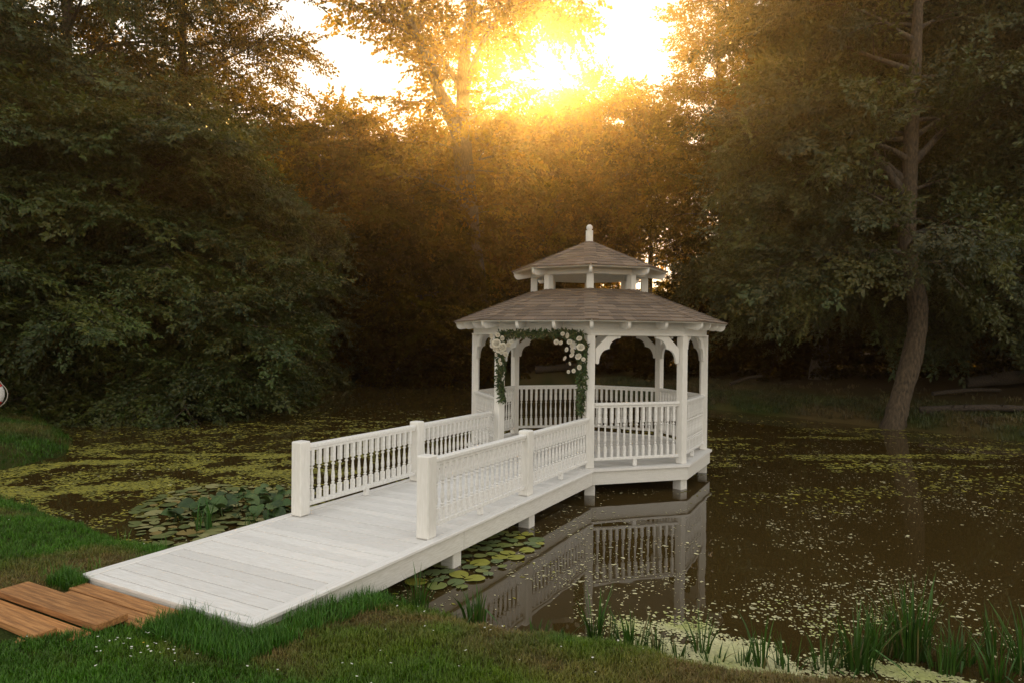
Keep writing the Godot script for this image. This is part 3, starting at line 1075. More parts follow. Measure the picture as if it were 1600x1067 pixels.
	tree("broad_tree", "dark tree far right, mostly out of the frame", D, {x = 22.5, z = 26.0, h = 17.0, r = 0.34, base = 2.0, spread = 5.2, limbs = 36, droop = 0.4, lift = 0.4, tint = Color(0.055, 0.075, 0.028), spray = "far", scale = 1.3, seed = 126})
	tree("bank_tree", "tree with the pale leaning trunk at the right water's edge", D, {x = 10.05, z = 18.0, h = 15.5, r = 0.36, base = 4.6, spread = 4.3, limbs = 30, droop = 0.42, lift = 0.45, tint = Color(0.068, 0.080, 0.028), spray = "broad", dens = 0.8, shape = "dome", back = 0.9, bark = M.pale_bark, seed = 127,
		path = [[-0.10, -0.6, 0.12, 0.500], [0.05, 0.25, 0.05, 0.271], [0.22, 0.9, 0, 0.246], [0.50, 1.9, 0, 0.238], [0.66, 2.9, 0, 0.230], [0.56, 3.8, 0, 0.230], [0.34, 4.6, 0, 0.230], [0.32, 5.6, 0, 0.213], [0.40, 7.5, 0, 0.180], [0.5, 10.0, 0, 0.139], [0.6, 13.0, 0, 0.066], [0.6, 15.2, 0, 0.025]],
		boughs = [[5.9, -1.4, 4.8, 1.0, 1.7], [6.4, -1.7, 4.2, 0.9, 1.4], [6.9, 1.5, 4.4, 0.75, 1.6], [7.6, 1.2, 3.8, 0.6, 1.2], [5.4, -1.1, 3.6, 0.5, 1.0], [4.6, -1.5, 4.2, 0.12, 1.0], [4.3, 1.6, 3.6, 0.2, 1.0]]})
	# --- understorey
	var B := "bushes along the far bank"
	var bt := Color(0.07, 0.075, 0.024)
	bush("bank_bush", "low bush at the water's edge, left end of the far bank", B, -8.2, 33.6, 2.6, 3.6, 420, bt, "far", 1.1, 201)
	bush("bank_bush", "bush at the far water's edge under the olive tree", B, -4.2, 34.2, 2.4, 3.2, 400, bt, "far", 1.1, 202)
	bush("bank_bush", "bush at the foot of the big forked trunk, left of the gazebo roof", B, -0.6, 36.5, 2.4, 3.8, 420, bt, "far", 1.1, 203)
	bush("bank_bush", "bush seen through the gazebo's left bays", B, 2.2, 38.0, 2.6, 4.0, 420, bt, "far", 1.15, 204)
	bush("bank_bush", "bush seen through the gazebo's front right bay", B, 5.2, 36.0, 2.6, 4.0, 420, Color(0.055, 0.06, 0.022), "far", 1.15, 205)
	bush("bank_bush", "dark bush just right of the gazebo posts", B, 8.4, 32.0, 2.7, 4.2, 460, Color(0.055, 0.06, 0.022), "far", 1.1, 206)
	bush("bank_bush", "dark bush halfway between gazebo and pale trunk", B, 11.3, 29.5, 2.6, 4.4, 460, Color(0.05, 0.058, 0.022), "far", 1.1, 207)
	bush("bank_bush", "dark bush behind the foot of the pale trunk", B, 14.2, 27.0, 2.6, 4.6, 460, Color(0.05, 0.058, 0.022), "far", 1.1, 208)
	bush("bank_bush", "dark bush behind the fallen log", B, 18.0, 25.5, 2.8, 4.2, 460, Color(0.05, 0.058, 0.022), "far", 1.1, 209)
	bush("bank_bush", "dark bush in the corner behind the left trees", B, -12.6, 29.5, 2.8, 4.6, 420, bt, "far", 1.2, 210)
	# --- the wood behind, one mass
	rng.seed = 300
	var xfs: Array = []
	var cols: Array = []
	for i in 9000:
		var x := rr(-46, 50)
		var z := 47.0 + rr(0, 9) + absf(x) * 0.05
		var top := 8.0 + 3.5 * field.get_noise_2d(x * 3.0, 7.0)
		if x > -20.0 and x < 16.0:
			top = 6.0 + 2.5 * field.get_noise_2d(x * 5.0, 7.0)
		if x > 5.5 and x < 12.5:
			top *= 0.75
		var y := rng.randf() * top
		var az := rr(0, TAU)
		var fd := Vector3(cos(az), rr(-0.5, 0.3), sin(az)).normalized()
		var up := (Vector3.UP + Vector3(rr(-0.5, 0.5), 0, rr(-0.5, 0.5))).normalized()
		var xx := up.cross(fd).normalized()
		var y2 := fd.cross(xx).normalized()
		var size := rr(1.5, 2.6)
		xfs.append(Transform3D(Basis(xx * size, y2 * size, fd * size), Vector3(x, 0.6 + y, -z)))
		var v := rr(0.7, 1.25)
		cols.append(Color(0.075 * v, 0.08 * v, 0.024 * v))
	var o := scatter("far_thicket", sprays.far, M.leaf, xfs, cols, self)
	o.set_meta("kind", "stuff")
	tag(o, "dense woodland undergrowth closing the view behind the trees", "woodland")
	total_sprays += xfs.size()

# ------------------------------------------------------------------ grass, reeds, pond plants
func blade(g: Geo, at: Vector3, az: float, h: float, w: float, lean: float) -> void:
	var d := Vector3(cos(az), 0, sin(az))
	var s := Vector3(-sin(az), 0, cos(az)) * w * 0.5
	var m := at + Vector3(0, h * 0.55, 0) + d * lean * h * 0.3
	var t := at + Vector3(0, h * (1.0 - 0.25 * absf(lean)), 0) + d * lean * h
	g.tri(at - s, m - s * 0.8, at + s)
	g.tri(at + s, m - s * 0.8, m + s * 0.8)
	g.tri(m - s * 0.8, t, m + s * 0.8)

func tuft(sd: int, n: int, spread: float, h: float, w: float, lean: float) -> ArrayMesh:
	var r := RandomNumberGenerator.new()
	r.seed = sd
	var g := Geo.new()
	g.colored = true
	for i in n:
		var tone := r.randf_range(0.65, 1.35)
		g.col = Color(tone * r.randf_range(0.85, 1.25), tone, tone)
		var q := Vector3(r.randf_range(-1, 1), 0, r.randf_range(-1, 1)) * spread
		blade(g, q, r.randf_range(0, TAU), h * r.randf_range(0.5, 1.25), w * r.randf_range(0.7, 1.3), r.randf_range(0.1, 1.0) * lean)
	return g.mesh()

func in_walkway(p: Vector3, pad: float) -> bool:
	var q := walkway_frame().affine_inverse() * p
	return absf(q.x) < 0.96 + pad and q.z < 6.19 + pad and q.z > 0

func on_planks(p: Vector3) -> bool:
	var q := walkway_frame().affine_inverse() * p
	var b := q.z - 6.187
	return b > 0 and b < 1.3 and q.x < 0.30 - b * 0.62 and q.x > -0.80 - b * 0.6

func make_grass() -> void:
	rng.seed = 400
	var xfs: Array = []
	var cols: Array = []
	var tall: Array = []
	var tallc: Array = []
	var n := 0
	while n < 36000:
		var z := 3.3 + 5.8 * pow(rng.randf(), 1.25)
		var x := rr(-0.95, 0.98) * z * 0.95
		n += 1
		if z > 6.9 and x > -2.5:
			continue
		var d := pond_distance(Vector2(x, z))
		if d < 0.03:
			continue
		var p := Vector3(x, height(x, z), -z)
		if in_walkway(p, 0.015) or on_planks(p):
			continue
		var dry := clampf(field.get_noise_2d(x * 7.0 + 90.0, z * 7.0) * 2.6 + 0.16 + (0.26 if x > -1.4 and d < 1.0 else 0.0), 0, 1)
		if dry > 0.8 and rng.randf() < 0.35:
			continue
		var v := rr(0.7, 1.25) * (1.0 + 0.35 * field.get_noise_2d(x * 11.0, z * 11.0 + 40.0))
		var q := Color(0.060, 0.165, 0.008).lerp(Color(0.135, 0.19, 0.012), clampf(0.45 + x * 0.22 + 0.9 * field.get_noise_2d(x * 9.0 + 13.0, z * 9.0), 0, 1)).lerp(Color(0.20, 0.135, 0.045), dry * rr(0.55, 1.0))
		var s := rr(0.7, 1.15) * lerpf(1.1, 0.75, dry)
		xfs.append(Transform3D(Basis(Vector3.UP, rr(0, TAU)) * Basis.from_scale(Vector3(1, s, 1)), p - Vector3(0, 0.006, 0)))
		cols.append(q * v)
	var o := scatter("lawn_grass", tuft(1, 16, 0.045, 0.050, 0.0042, 1.0), M.grass, xfs, cols, self)
	o.set_meta("kind", "stuff")
	tag(o, "short green lawn grass in the foreground with brown dry patches", "grass")
	# longer grass on the edges: beside the walkway and along the shore
	n = 0
	while n < 9000:
		n += 1
		var z := rr(3.6, 17.5)
		var x := rr(-13.5, 6.0)
		var d := pond_distance(Vector2(x, z))
		if d < 0.0 or d > 1.6:
			continue
		var p := Vector3(x, height(x, z), -z)
		if in_walkway(p, 0.02) or on_planks(p):
			continue
		var edge := in_walkway(p, 0.30)
		var keep := 0.9 if edge else 0.55 * exp(-d / 0.16) + (0.30 if z > 9.5 else 0.02)
		if rng.randf() > keep:
			continue
		var s := rr(0.6, 1.2) * (1.0 if d < 0.3 or edge else 0.6)
		if x > -1.0 and not edge:
			s *= 0.6
		tall.append(Transform3D(Basis(Vector3.UP, rr(0, TAU)).scaled(Vector3(s, s * rr(0.6, 1.1), s)), p - Vector3(0, 0.01, 0)))
		var v := rr(0.65, 1.25)
		tallc.append(Color(0.055 * v * rr(0.9, 1.3), 0.155 * v, 0.009 * v))
	for i in 900:
		var b := rr(-0.05, 0.36)
		var q := walkway_frame() * Vector3(rr(0.30, 1.25), 0, 6.187 + b)
		if i % 3 == 0:
			q = walkway_frame() * Vector3(0.96 + rr(0.02, 0.3), 0, 6.187 - rr(0, 1.4))
		if i % 7 == 0:
			q = walkway_frame() * Vector3(rr(-1.15, -0.86), 0, 6.187 + rr(0.0, 0.14))
		if in_walkway(q, 0.01):
			continue
		q.y = height(q.x, -q.z) - 0.01
		var s := rr(0.35, 0.95)
		tall.append(Transform3D(Basis(Vector3.UP, rr(0, TAU)).scaled(Vector3(s, s, s)), q))
		var v := rr(0.65, 1.2)
		tallc.append(Color(0.050 * v, 0.15 * v, 0.009 * v))
	for i in 260:
		var x := rr(-1.3, 2.0)
		var z := rr(4.0, 5.9)
		if field.get_noise_2d(x * 22.0, z * 22.0) < 0.05:
			continue
		var d := pond_distance(Vector2(x, z))
		var p := Vector3(x, height(x, z) - 0.012, -z)
		if d < 0.05 or d > 0.7 or in_walkway(p, 0.1):
			continue
		var s := rr(0.5, 1.0)
		tall.append(Transform3D(Basis.from_euler(Vector3(rr(-0.7, 0.7), rr(0, TAU), rr(-0.7, 0.7))).scaled(Vector3(s, s * 0.38, s)), p))
		var v := rr(0.6, 1.2)
		tallc.append(Color(0.22 * v, 0.125 * v, 0.05 * v))
	var o2 := scatter("long_grass", tuft(2, 14, 0.05, 0.17, 0.006, 0.8), M.grass, tall, tallc, self)
	o2.set_meta("kind", "stuff")
	tag(o2, "longer green grass along the pond edge and beside the walkway", "grass")
	# the grass of the left and right banks, farther off
	xfs = []
	cols = []
	n = 0
	while n < 26000:
		n += 1
		var left := n % 2 == 0
		var x := rr(-15.5, -6.5) if left else rr(4.0, 22.0)
		var z := rr(8.5, 20.0) if left else rr(15.0, 32.0)
		var d := pond_distance(Vector2(x, z))
		if d < 0.03 or (not left and d > 5.0):
			continue
		if not left and rng.randf() < clampf((d - 1.2) / 2.0, 0, 0.93):
			continue
		var v := rr(0.6, 1.25) * (1.0 + 0.4 * field.get_noise_2d(x * 8.0, z * 8.0))
		var dry := clampf(field.get_noise_2d(x * 7.0 + 90.0, z * 7.0) * 1.6 + 0.1, 0, 0.8)
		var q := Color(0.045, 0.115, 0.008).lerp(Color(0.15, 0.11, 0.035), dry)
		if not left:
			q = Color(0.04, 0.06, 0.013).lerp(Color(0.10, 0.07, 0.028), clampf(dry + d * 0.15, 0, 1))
		var s := rr(0.8, 1.5) * (1.0 if left else 1.5)
		xfs.append(Transform3D(Basis(Vector3.UP, rr(0, TAU)).scaled(Vector3(s, s * 0.8, s)), Vector3(x, height(x, z) - 0.01, -z)))
		cols.append(q * v)
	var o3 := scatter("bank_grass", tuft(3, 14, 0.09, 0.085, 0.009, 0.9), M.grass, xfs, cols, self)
	o3.set_meta("kind", "stuff")
	tag(o3, "dark green grass on the banks left and right of the pond", "grass")
	# small white flowers in the lawn
	var g := Geo.new()
	for k in 7:
		var a := TAU * k / 7.0
		var b := TAU * (k + 0.5) / 7.0
		var e := TAU * (k + 1) / 7.0
		g.tri(Vector3(0, 0.004, 0), Vector3(cos(a), 0.1, sin(a)) * 0.006, Vector3(cos(b), 0.25, sin(b)) * 0.011)
		g.tri(Vector3(0, 0.004, 0), Vector3(cos(b), 0.25, sin(b)) * 0.011, Vector3(cos(e), 0.1, sin(e)) * 0.006)
	xfs = []
	cols = []
	for i in 115:
		var z := rr(3.7, 5.4)
		var x := rr(-0.78, 0.25) * z
		if i % 3 == 0:
			x = -2.15 + rr(-0.35, 0.35)
			z = 4.25 + rr(-0.2, 0.12)
		if i % 8 == 0:
			x = rr(-6.5, -3.5)
			z = rr(5.6, 8.4)
		var p := Vector3(x, height(x, z) + rr(0.035, 0.055), -z)
		if pond_distance(Vector2(x, z)) < 0.2 or in_walkway(p, 0.03) or on_planks(p):
			continue
		var s := rr(0.45, 0.9)
		xfs.append(Transform3D(Basis.from_euler(Vector3(rr(-0.4, 0.4), rr(0, TAU), rr(-0.4, 0.4))).scaled(Vector3(s, s, s)), p))
		cols.append(Color(0.72, 0.72, 0.66) if i % 23 else Color(0.65, 0.45, 0.05))
	var o4 := scatter("lawn_flowers", g.mesh(), M.petal, xfs, cols, self)
	o4.set_meta("kind", "stuff")
	tag(o4, "tiny white flowers dotted in the lawn by the timber planks", "flowers")

func make_reeds() -> void:
	var G := "reed clumps along the near shore"
	# x, z, height, blades, spread, label
	var rows := [
		[-0.74, 5.50, 0.30, 16, 0.06, "grassy reed clump at the shore nearest the walkway"],
		[-0.27, 5.32, 0.22, 22, 0.07, "short thick reed clump, second from the walkway"],
		[0.23, 5.17, 0.14, 12, 0.05, "smallest reed sprig left of the tall front clump"],
		[0.36, 5.13, 0.13, 8, 0.04, "tiny sparse reed sprig beside the smallest one"],
		[0.64, 5.10, 0.36, 20, 0.045, "tall straight reed clump below the gazebo's front post reflection"],
		[0.75, 5.06, 0.28, 10, 0.03, "narrow reed clump just right of the tall straight one"],
		[0.90, 4.97, 0.30, 24, 0.08, "wide thin reed clump before the pale scum"],
		[1.06, 4.93, 0.27, 14, 0.05, "reed clump at the left rim of the pale scum"],
		[1.22, 4.90, 0.18, 9, 0.05, "low reeds bent over the left part of the scum"],
		[1.40, 4.96, 0.31, 12, 0.05, "upright reeds in the middle of the pale scum"],
		[1.46, 4.83, 0.17, 12, 0.06, "short reeds in front of the upright scum reeds"],
		[1.66, 4.78, 0.20, 10, 0.04, "thin reeds between lawn and the brightest scum"],
		[1.76, 4.75, 0.32, 12, 0.035, "dark single reed stalks over the brightest scum"],
		[1.93, 4.72, 0.26, 12, 0.06, "spreading reeds at the right rim of the brightest scum"],
		[2.20, 4.72, 0.26, 20, 0.07, "leafy reed clump left of the dense dark reeds"],
		[2.42, 4.74, 0.40, 34, 0.09, "bushy reed clump before the dense dark reeds"],
		[2.68, 4.94, 0.34, 26, 0.08, "reed clump on the left shoulder of the dense dark reeds"],
		[2.90, 4.90, 0.50, 52, 0.09, "densest and tallest dark reed clump at the lower right"],
		[3.02, 4.70, 0.34, 18, 0.08, "arching reeds right of the densest clump"],
		[3.22, 4.82, 0.28, 14, 0.07, "sparse reeds between the densest clump and the corner"],
		[3.30, 4.62, 0.26, 20, 0.07, "leafy reeds low in the bottom right corner"],
		[3.58, 5.00, 0.32, 14, 0.06, "pale tipped reeds near the right frame edge"],
		[3.58, 4.70, 0.42, 26, 0.07, "tall reeds cut by the right frame edge"]]
	var k := 0
	for r in rows:
		rng.seed = 500 + k
		k += 1
		var y := maxf(height(r[0], r[1]), WATER - 0.06)
		var t := thing("reed_clump", r[5], "reeds", Vector3(r[0], y, -r[1]), 0.0, G)
		var g := Geo.new()
		g.colored = true
		for i in int(r[3] * 2.3):
			var az := rr(0, TAU)
			var u: float = sqrt(rng.randf()) * r[4]
			var at := Vector3(cos(az) * u * 1.3, -0.02, sin(az) * u)
			var h: float = r[2] * rr(0.6, 1.5)
			var lean := rr(0.05, 0.38) * (1.8 if rng.randf() < 0.14 else 1.0)
			var tone := rr(0.6, 1.3)
			g.col = Color(0.038 * tone, 0.095 * tone, 0.012 * tone)
			if rng.randf() < 0.10:
				g.col = Color(0.16, 0.14, 0.06) * tone
			var d := Vector3(cos(az + rr(-0.8, 0.8)), 0, sin(az + rr(-0.8, 0.8)))
			var s := d.cross(Vector3.UP).rotated(Vector3.UP, rr(-0.8, 0.8)) * rr(0.005, 0.009)
			var prev := at
			var kink := rng.randf() < 0.08
			for q in 4:
				var f := (q + 1) / 4.0
				var nxt := at + Vector3(0, h * (f - 0.18 * lean * f * f), 0) + d * lean * h * f * f
				if kink and q >= 2:
					nxt = prev + d * h * 0.2 - Vector3(0, h * 0.06 * q, 0)
				var w0 := 1.0 - 0.55 * q / 4.0
				var w1 := 1.0 - 0.55 * (q + 1) / 4.0
				if q == 3:
					g.tri(prev - s * w0, nxt, prev + s * w0)
				else:
					g.tri(prev - s * w0, nxt - s * w1, prev + s * w0)
					g.tri(prev + s * w0, nxt - s * w1, nxt + s * w1)
				prev = nxt
		part("blades", g.mesh(), M.grass, t)

func pad_mesh(sd: int) -> ArrayMesh:
	var r := RandomNumberGenerator.new()
	r.seed = sd
	var g := Geo.new()
	g.colored = true
	var n := 18
	var pts: Array = []
	for i in n + 1:
		var a := 0.16 + (TAU - 0.32) * i / n
		var rad := 1.0 + 0.05 * sin(a * 3.0 + sd) + r.randf_range(-0.03, 0.03)
		pts.append(Vector3(cos(a) * rad, 0.05 * maxf(0.0, sin(a * 2.0 + sd * 1.7)) + r.randf_range(0, 0.02), sin(a) * rad * 0.92))
	for i in n:
		var tone := r.randf_range(0.88, 1.12)
		g.col = Color(tone, tone, tone * 0.95)
		g.tri(Vector3(0.06, 0.02, 0), pts[i + 1], pts[i])
	return g.mesh()

func raised_mesh(sd: int) -> ArrayMesh:
	# a heart shaped leaf on a stalk, standing out of the water
	var r := RandomNumberGenerator.new()
	r.seed = sd
	var g := Geo.new()
	g.colored = true
	g.col = Color(0.8, 0.9, 0.7)
	var d := Vector3(0.25, 1, 0)
	g.tube(PackedVector3Array([Vector3(0, -0.9, 0), Vector3(0.02, -0.4, 0), d * 0.0 + Vector3(0.0, 0, 0)]), PackedFloat32Array([0.05, 0.045, 0.035]), 5)
	var rows := 6
	var prev: Array = []
	for i in rows + 1:
		var f := i / float(rows)
		var w := 0.62 * pow(sin(PI * clampf(f * 0.86 + 0.14, 0, 1)), 0.7)
		if i == rows:
			w = 0.0
		var x := -0.35 + f * 1.35
		var y := 0.22 * sin(f * 2.4) - 0.32 * f * f
		var cur := [Vector3(x, y + w * 0.28, w), Vector3(x, y - 0.02, 0), Vector3(x, y + w * 0.28, -w)]
		if i > 0:
			for s in 2:
				var tone := r.randf_range(0.9, 1.1)
				g.col = Color(tone, tone, tone)
				g.tri(prev[s], cur[s], cur[s + 1])
				g.tri(prev[s], cur[s + 1], prev[s + 1])
		prev = cur
	return g.mesh()

func pad_part(parent: Node3D, mesh: ArrayMesh, col: Color, called: String, xf: Transform3D) -> void:
	part(called, mesh, pad_tone(col), parent, xf)

var pad_mats := {}
func pad_tone(c: Color) -> StandardMaterial3D:
	if not pad_mats.has(c):
		var m := M.pad.duplicate() as StandardMaterial3D
		m.albedo_color = c.linear_to_srgb()
		pad_mats[c] = m
	return pad_mats[c]

func make_lilies() -> void:
	rng.seed = 600
	var pads: Array = []
	var raised: Array = []
	for i in 4:
		pads.append(pad_mesh(610 + i))
		raised.append(raised_mesh(620 + i))
	var grey := [Color(0.17, 0.175, 0.06), Color(0.22, 0.21, 0.085), Color(0.10, 0.12, 0.032), Color(0.19, 0.14, 0.04), Color(0.075, 0.095, 0.022)]
	var green := [Color(0.034, 0.072, 0.013), Color(0.050, 0.095, 0.020), Color(0.026, 0.052, 0.012), Color(0.070, 0.11, 0.030)]
	var at := Vector3(-3.9, WATER, -8.6)
	var t := thing("water_lily_bed", "bed of grey green lily pads with upright dark leaves left of the walkway", "water lilies", at)
	var spots: Array = []
	var tries := 0
	while spots.size() < 205 and tries < 8000:
		tries += 1
		var a := rr(0, TAU)
		var u := sqrt(rng.randf())
		var p := Vector3(cos(a) * 1.15 * u + sin(a) * u * 0.55 + 0.25, 0, sin(a) * 1.55 * u - 0.1)
		var w := at + p
		if pond_distance(Vector2(w.x, -w.z)) > -0.12 or in_walkway(w, 0.1):
			continue
		var r := rr(0.05, 0.125)
		var ok := true
		for s in spots:
			if Vector2(s.x - p.x, s.z - p.z).length() < (r + s.y) * 0.80:
				ok = false
				break
		if not ok:
			continue
		spots.append(Vector3(p.x, r, p.z))
		var tilt := Basis.from_euler(Vector3(rr(-0.10, 0.10), rr(0, TAU), rr(-0.10, 0.10)))
		part("lily_pad", pads[rng.randi() % 4], pad_tone(grey[rng.randi() % 5]), t, Transform3D(tilt.scaled(Vector3(r, r, r)), Vector3(p.x, 0.010 + rr(0, 0.012), p.z)))
	for i in 78:
		var p := Vector3(0.50 + rr(-0.62, 0.62), 0, -0.35 + rr(-0.75, 0.65))
		if i % 5 == 0:
			p = Vector3(rr(-0.3, 0.3), 0, rr(-0.2, 0.4))
		var r := rr(0.09, 0.165)
		var yy := rr(0.03, 0.14)
		part("upright_leaf", raised[rng.randi() % 4], pad_tone(green[rng.randi() % 4]), t, Transform3D(Basis.from_euler(Vector3(rr(-0.5, 0.5), rr(0, TAU), rr(-0.45, 0.45))).scaled(Vector3(r, r, r)), Vector3(p.x, yy, p.z)))
	# tall leaves of a marsh plant in the bed
	var g := Geo.new()
	g.colored = true
	for i in 16:
		var az := rr(0, TAU)
		g.col = Color(0.05, 0.13, 0.025) * rr(0.7, 1.2)
		blade(g, Vector3(0.32 + rr(-0.10, 0.10), 0, 0.62 + rr(-0.08, 0.08)), az, rr(0.25, 0.5), 0.022, rr(0.2, 0.7))
	for i in 18:
		var az := rr(0, TAU)
		g.col = Color(0.045, 0.11, 0.02) * rr(0.7, 1.2)
		blade(g, Vector3(0.98 + rr(-0.22, 0.22), 0, 0.55 + rr(-0.12, 0.12)), az, rr(0.15, 0.34), 0.010, rr(0.2, 0.6))
	part("marsh_leaves", g.mesh(), M.grass, t)
	# the second bed, half under the walkway
	var at2 := Vector3(-0.25, WATER, -7.05)
	var t2 := thing("water_lily_bed", "small bed of yellow green lily pads beneath the walkway's right edge", "water lilies", at2)
	var yel := [Color(0.16, 0.19, 0.05), Color(0.20, 0.22, 0.07), Color(0.11, 0.15, 0.05), Color(0.26, 0.26, 0.04), Color(0.13, 0.17, 0.07)]
	spots = []
	tries = 0
	var dir := Vector3(sin(TH2), 0, -cos(TH2))
	var rt := Vector3(cos(TH2), 0, sin(TH2))
	while spots.size() < 60 and tries < 4000:
		tries += 1
		var p := dir * rr(-0.95, 0.95) + rt * (rr(-0.45, 0.30))
		var w := at2 + p
		if pond_distance(Vector2(w.x, -w.z)) > -0.1:
			continue
		var r := rr(0.05, 0.115)
		var ok := true
		for s in spots:
			if Vector2(s.x - p.x, s.z - p.z).length() < (r + s.y) * 0.8:
				ok = false
				break
		if not ok:
			continue
		spots.append(Vector3(p.x, r, p.z))
		part("lily_pad", pads[rng.randi() % 4], pad_tone(yel[rng.randi() % 5]), t2, Transform3D(Basis.from_euler(Vector3(rr(-0.05, 0.05), rr(0, TAU), rr(-0.05, 0.05))).scaled(Vector3(r, r, r)), Vector3(p.x, 0.008 + rr(0, 0.008), p.z)))

func fleck_mesh(sd: int) -> ArrayMesh:
	var r := RandomNumberGenerator.new()
	r.seed = sd
	var g := Geo.new()
	var n := 7
	var pts: Array = []
	for i in n:
		var a := TAU * i / n
		pts.append(Vector3(cos(a), 0, sin(a)) * r.randf_range(0.55, 1.1))
	for i in n:
		g.tri(Vector3(0, 0.06, 0), pts[i], pts[(i + 1) % n])
	return g.mesh()

func blob(x: float, z: float, cx: float, cz: float, ax: float, az: float, turn: float) -> float:
	var d := Vector2(x - cx, z - cz).rotated(-turn)
	return exp(-(d.x * d.x / (ax * ax) + d.y * d.y / (az * az)))

func make_scum() -> void:
	rng.seed = 700
	var xfs: Array = []
	var cols: Array = []
	var axf: Array = []
	var acol: Array = []
	var n := 0
	while n < 1050000 and xfs.size() + axf.size() < 110000:
		n += 1
		var u := rng.randf()
		var z := 4.4 / (1.0 - 0.857 * u)      # denser close by
		var x := rr(-0.88, 1.0) * z
		if not Geometry2D.is_point_in_polygon(Vector2(x, z), pond):
			continue
		var p := Vector3(x, WATER + 0.003, -z)
		var nz := field.get_noise_2d(x * 6.0, z * 6.0)
		var n2 := field2.get_noise_2d(x * 14.0 + 30.0, z * 14.0)
		# pale scum by the near right shore
		var pale := 1.15 * blob(x, z, 1.62, 4.90, 0.50, 0.24, -0.30) * clampf(0.8 + 1.6 * n2, 0.0, 1.5)
		pale += (0.45 * blob(x, z, 1.25, 5.35, 0.40, 0.10, -0.2) + 0.6 * blob(x, z, 2.9, 4.72, 0.8, 0.13, 0.0) + 0.03 * blob(x, z, 1.8, 5.4, 1.6, 0.40, 0.0)) * clampf(0.6 + 2.6 * nz + 1.6 * n2, 0, 2)
		# yellow green algae on the left
		var alg := 0.0
		if x < 0.5:
			alg = 0.9 * blob(x, z, -5.6, 11.6, 2.7, 0.65, -0.12) + 1.0 * blob(x, z, -4.0, 12.8, 2.3, 0.42, -0.18) + 0.6 * blob(x, z, -6.6, 9.8, 1.8, 0.8, 0.1) + 0.45 * blob(x, z, -8.0, 12.5, 2.5, 1.4, 0.0) + 0.4 * blob(x, z, -4.0, 17.0, 5.0, 1.6, -0.1)
			alg *= 0.6 * clampf(0.05 + 3.6 * field.get_noise_2d(x * 5.0 + 50.0, z * 16.0) + 2.0 * n2, 0, 1.8)
			alg += 0.11 * (blob(x, z, -7.0, 11.0, 4.0, 3.0, 0.0) + blob(x, z, -4.0, 16.0, 6.0, 4.0, 0.0)) * clampf(0.7 + 2.0 * n2 + 1.2 * nz, 0, 1.6)
		var alr := 0.0
		if x > 2.5 and z > 9.0:
			alr = (0.45 * blob(x, z, 9.0, 17.2, 6.0, 0.9, 0.35) + 0.5 * blob(x, z, 8.0, 13.6, 6.0, 0.6, 0.3) + 0.16 * blob(x, z, 7.0, 15.0, 5.0, 5.0, 0.0)) * 0.5 * clampf(0.25 + 3.0 * field.get_noise_2d(x * 4.0, z * 14.0 + 20.0) + n2, 0, 1.5)
		var loose := (0.030 if x > -1.0 else 0.012) * clampf(z / 9.0, 0.45, 1.0) * clampf(0.7 + 2.6 * nz + 1.0 * n2, 0.05, 2.5)
		if z > 20.0:
			loose *= 0.8
		var big := 1.0 + 0.10 * z
		if rng.randf() < pale:
			var s := rr(0.006, 0.020)
			xfs.append(flake(p, s, rr(0.6, 1.4)))
			cols.append(Color(0.52, 0.50, 0.27).lerp(Color(0.34, 0.36, 0.12), clampf(0.35 + 1.6 * n2 + 1.0 * nz + rr(-0.2, 0.2), 0, 1)) * rr(0.75, 1.1))
		elif rng.randf() < alg + alr:
			var s := rr(0.004, 0.015) * big
			axf.append(flake(p - Vector3(0, 0.001, 0), s, rr(1.0, 2.2)))
			var k := rr(0.6, 1.25)
			acol.append(Color(0.30 * k, 0.27 * k, 0.025 * k).lerp(Color(0.09, 0.10, 0.025), rng.randf() * 0.85))
		elif rng.randf() < loose:
			var s := rr(0.0025, 0.009) * (2.2 if rng.randf() < 0.12 else 1.0) * (1.0 + 0.05 * z)
			xfs.append(flake(p, s, rr(0.5, 1.6)))
			cols.append(Color(0.50, 0.47, 0.28) * rr(0.55, 1.1))
	var o := scatter("floating_flecks", fleck_mesh(1), M.fleck, xfs, cols, self)
	o.set_meta("kind", "stuff")
	tag(o, "pale floating flecks and cream scum on the brown water", "pond scum")
	var o2 := scatter("floating_algae", fleck_mesh(2), M.fleck, axf, acol, self)
	o2.set_meta("kind", "stuff")
	tag(o2, "yellow green algae drifting in streaks on the pond", "algae")
	print("flecks ", xfs.size(), " algae ", axf.size())

func flake(p: Vector3, s: float, stretch: float) -> Transform3D:
	return Transform3D(Basis(Vector3.UP, rr(0, TAU)) * Basis.from_scale(Vector3(s * stretch, s, s)), p + Vector3(0, rr(0, 0.002), 0))

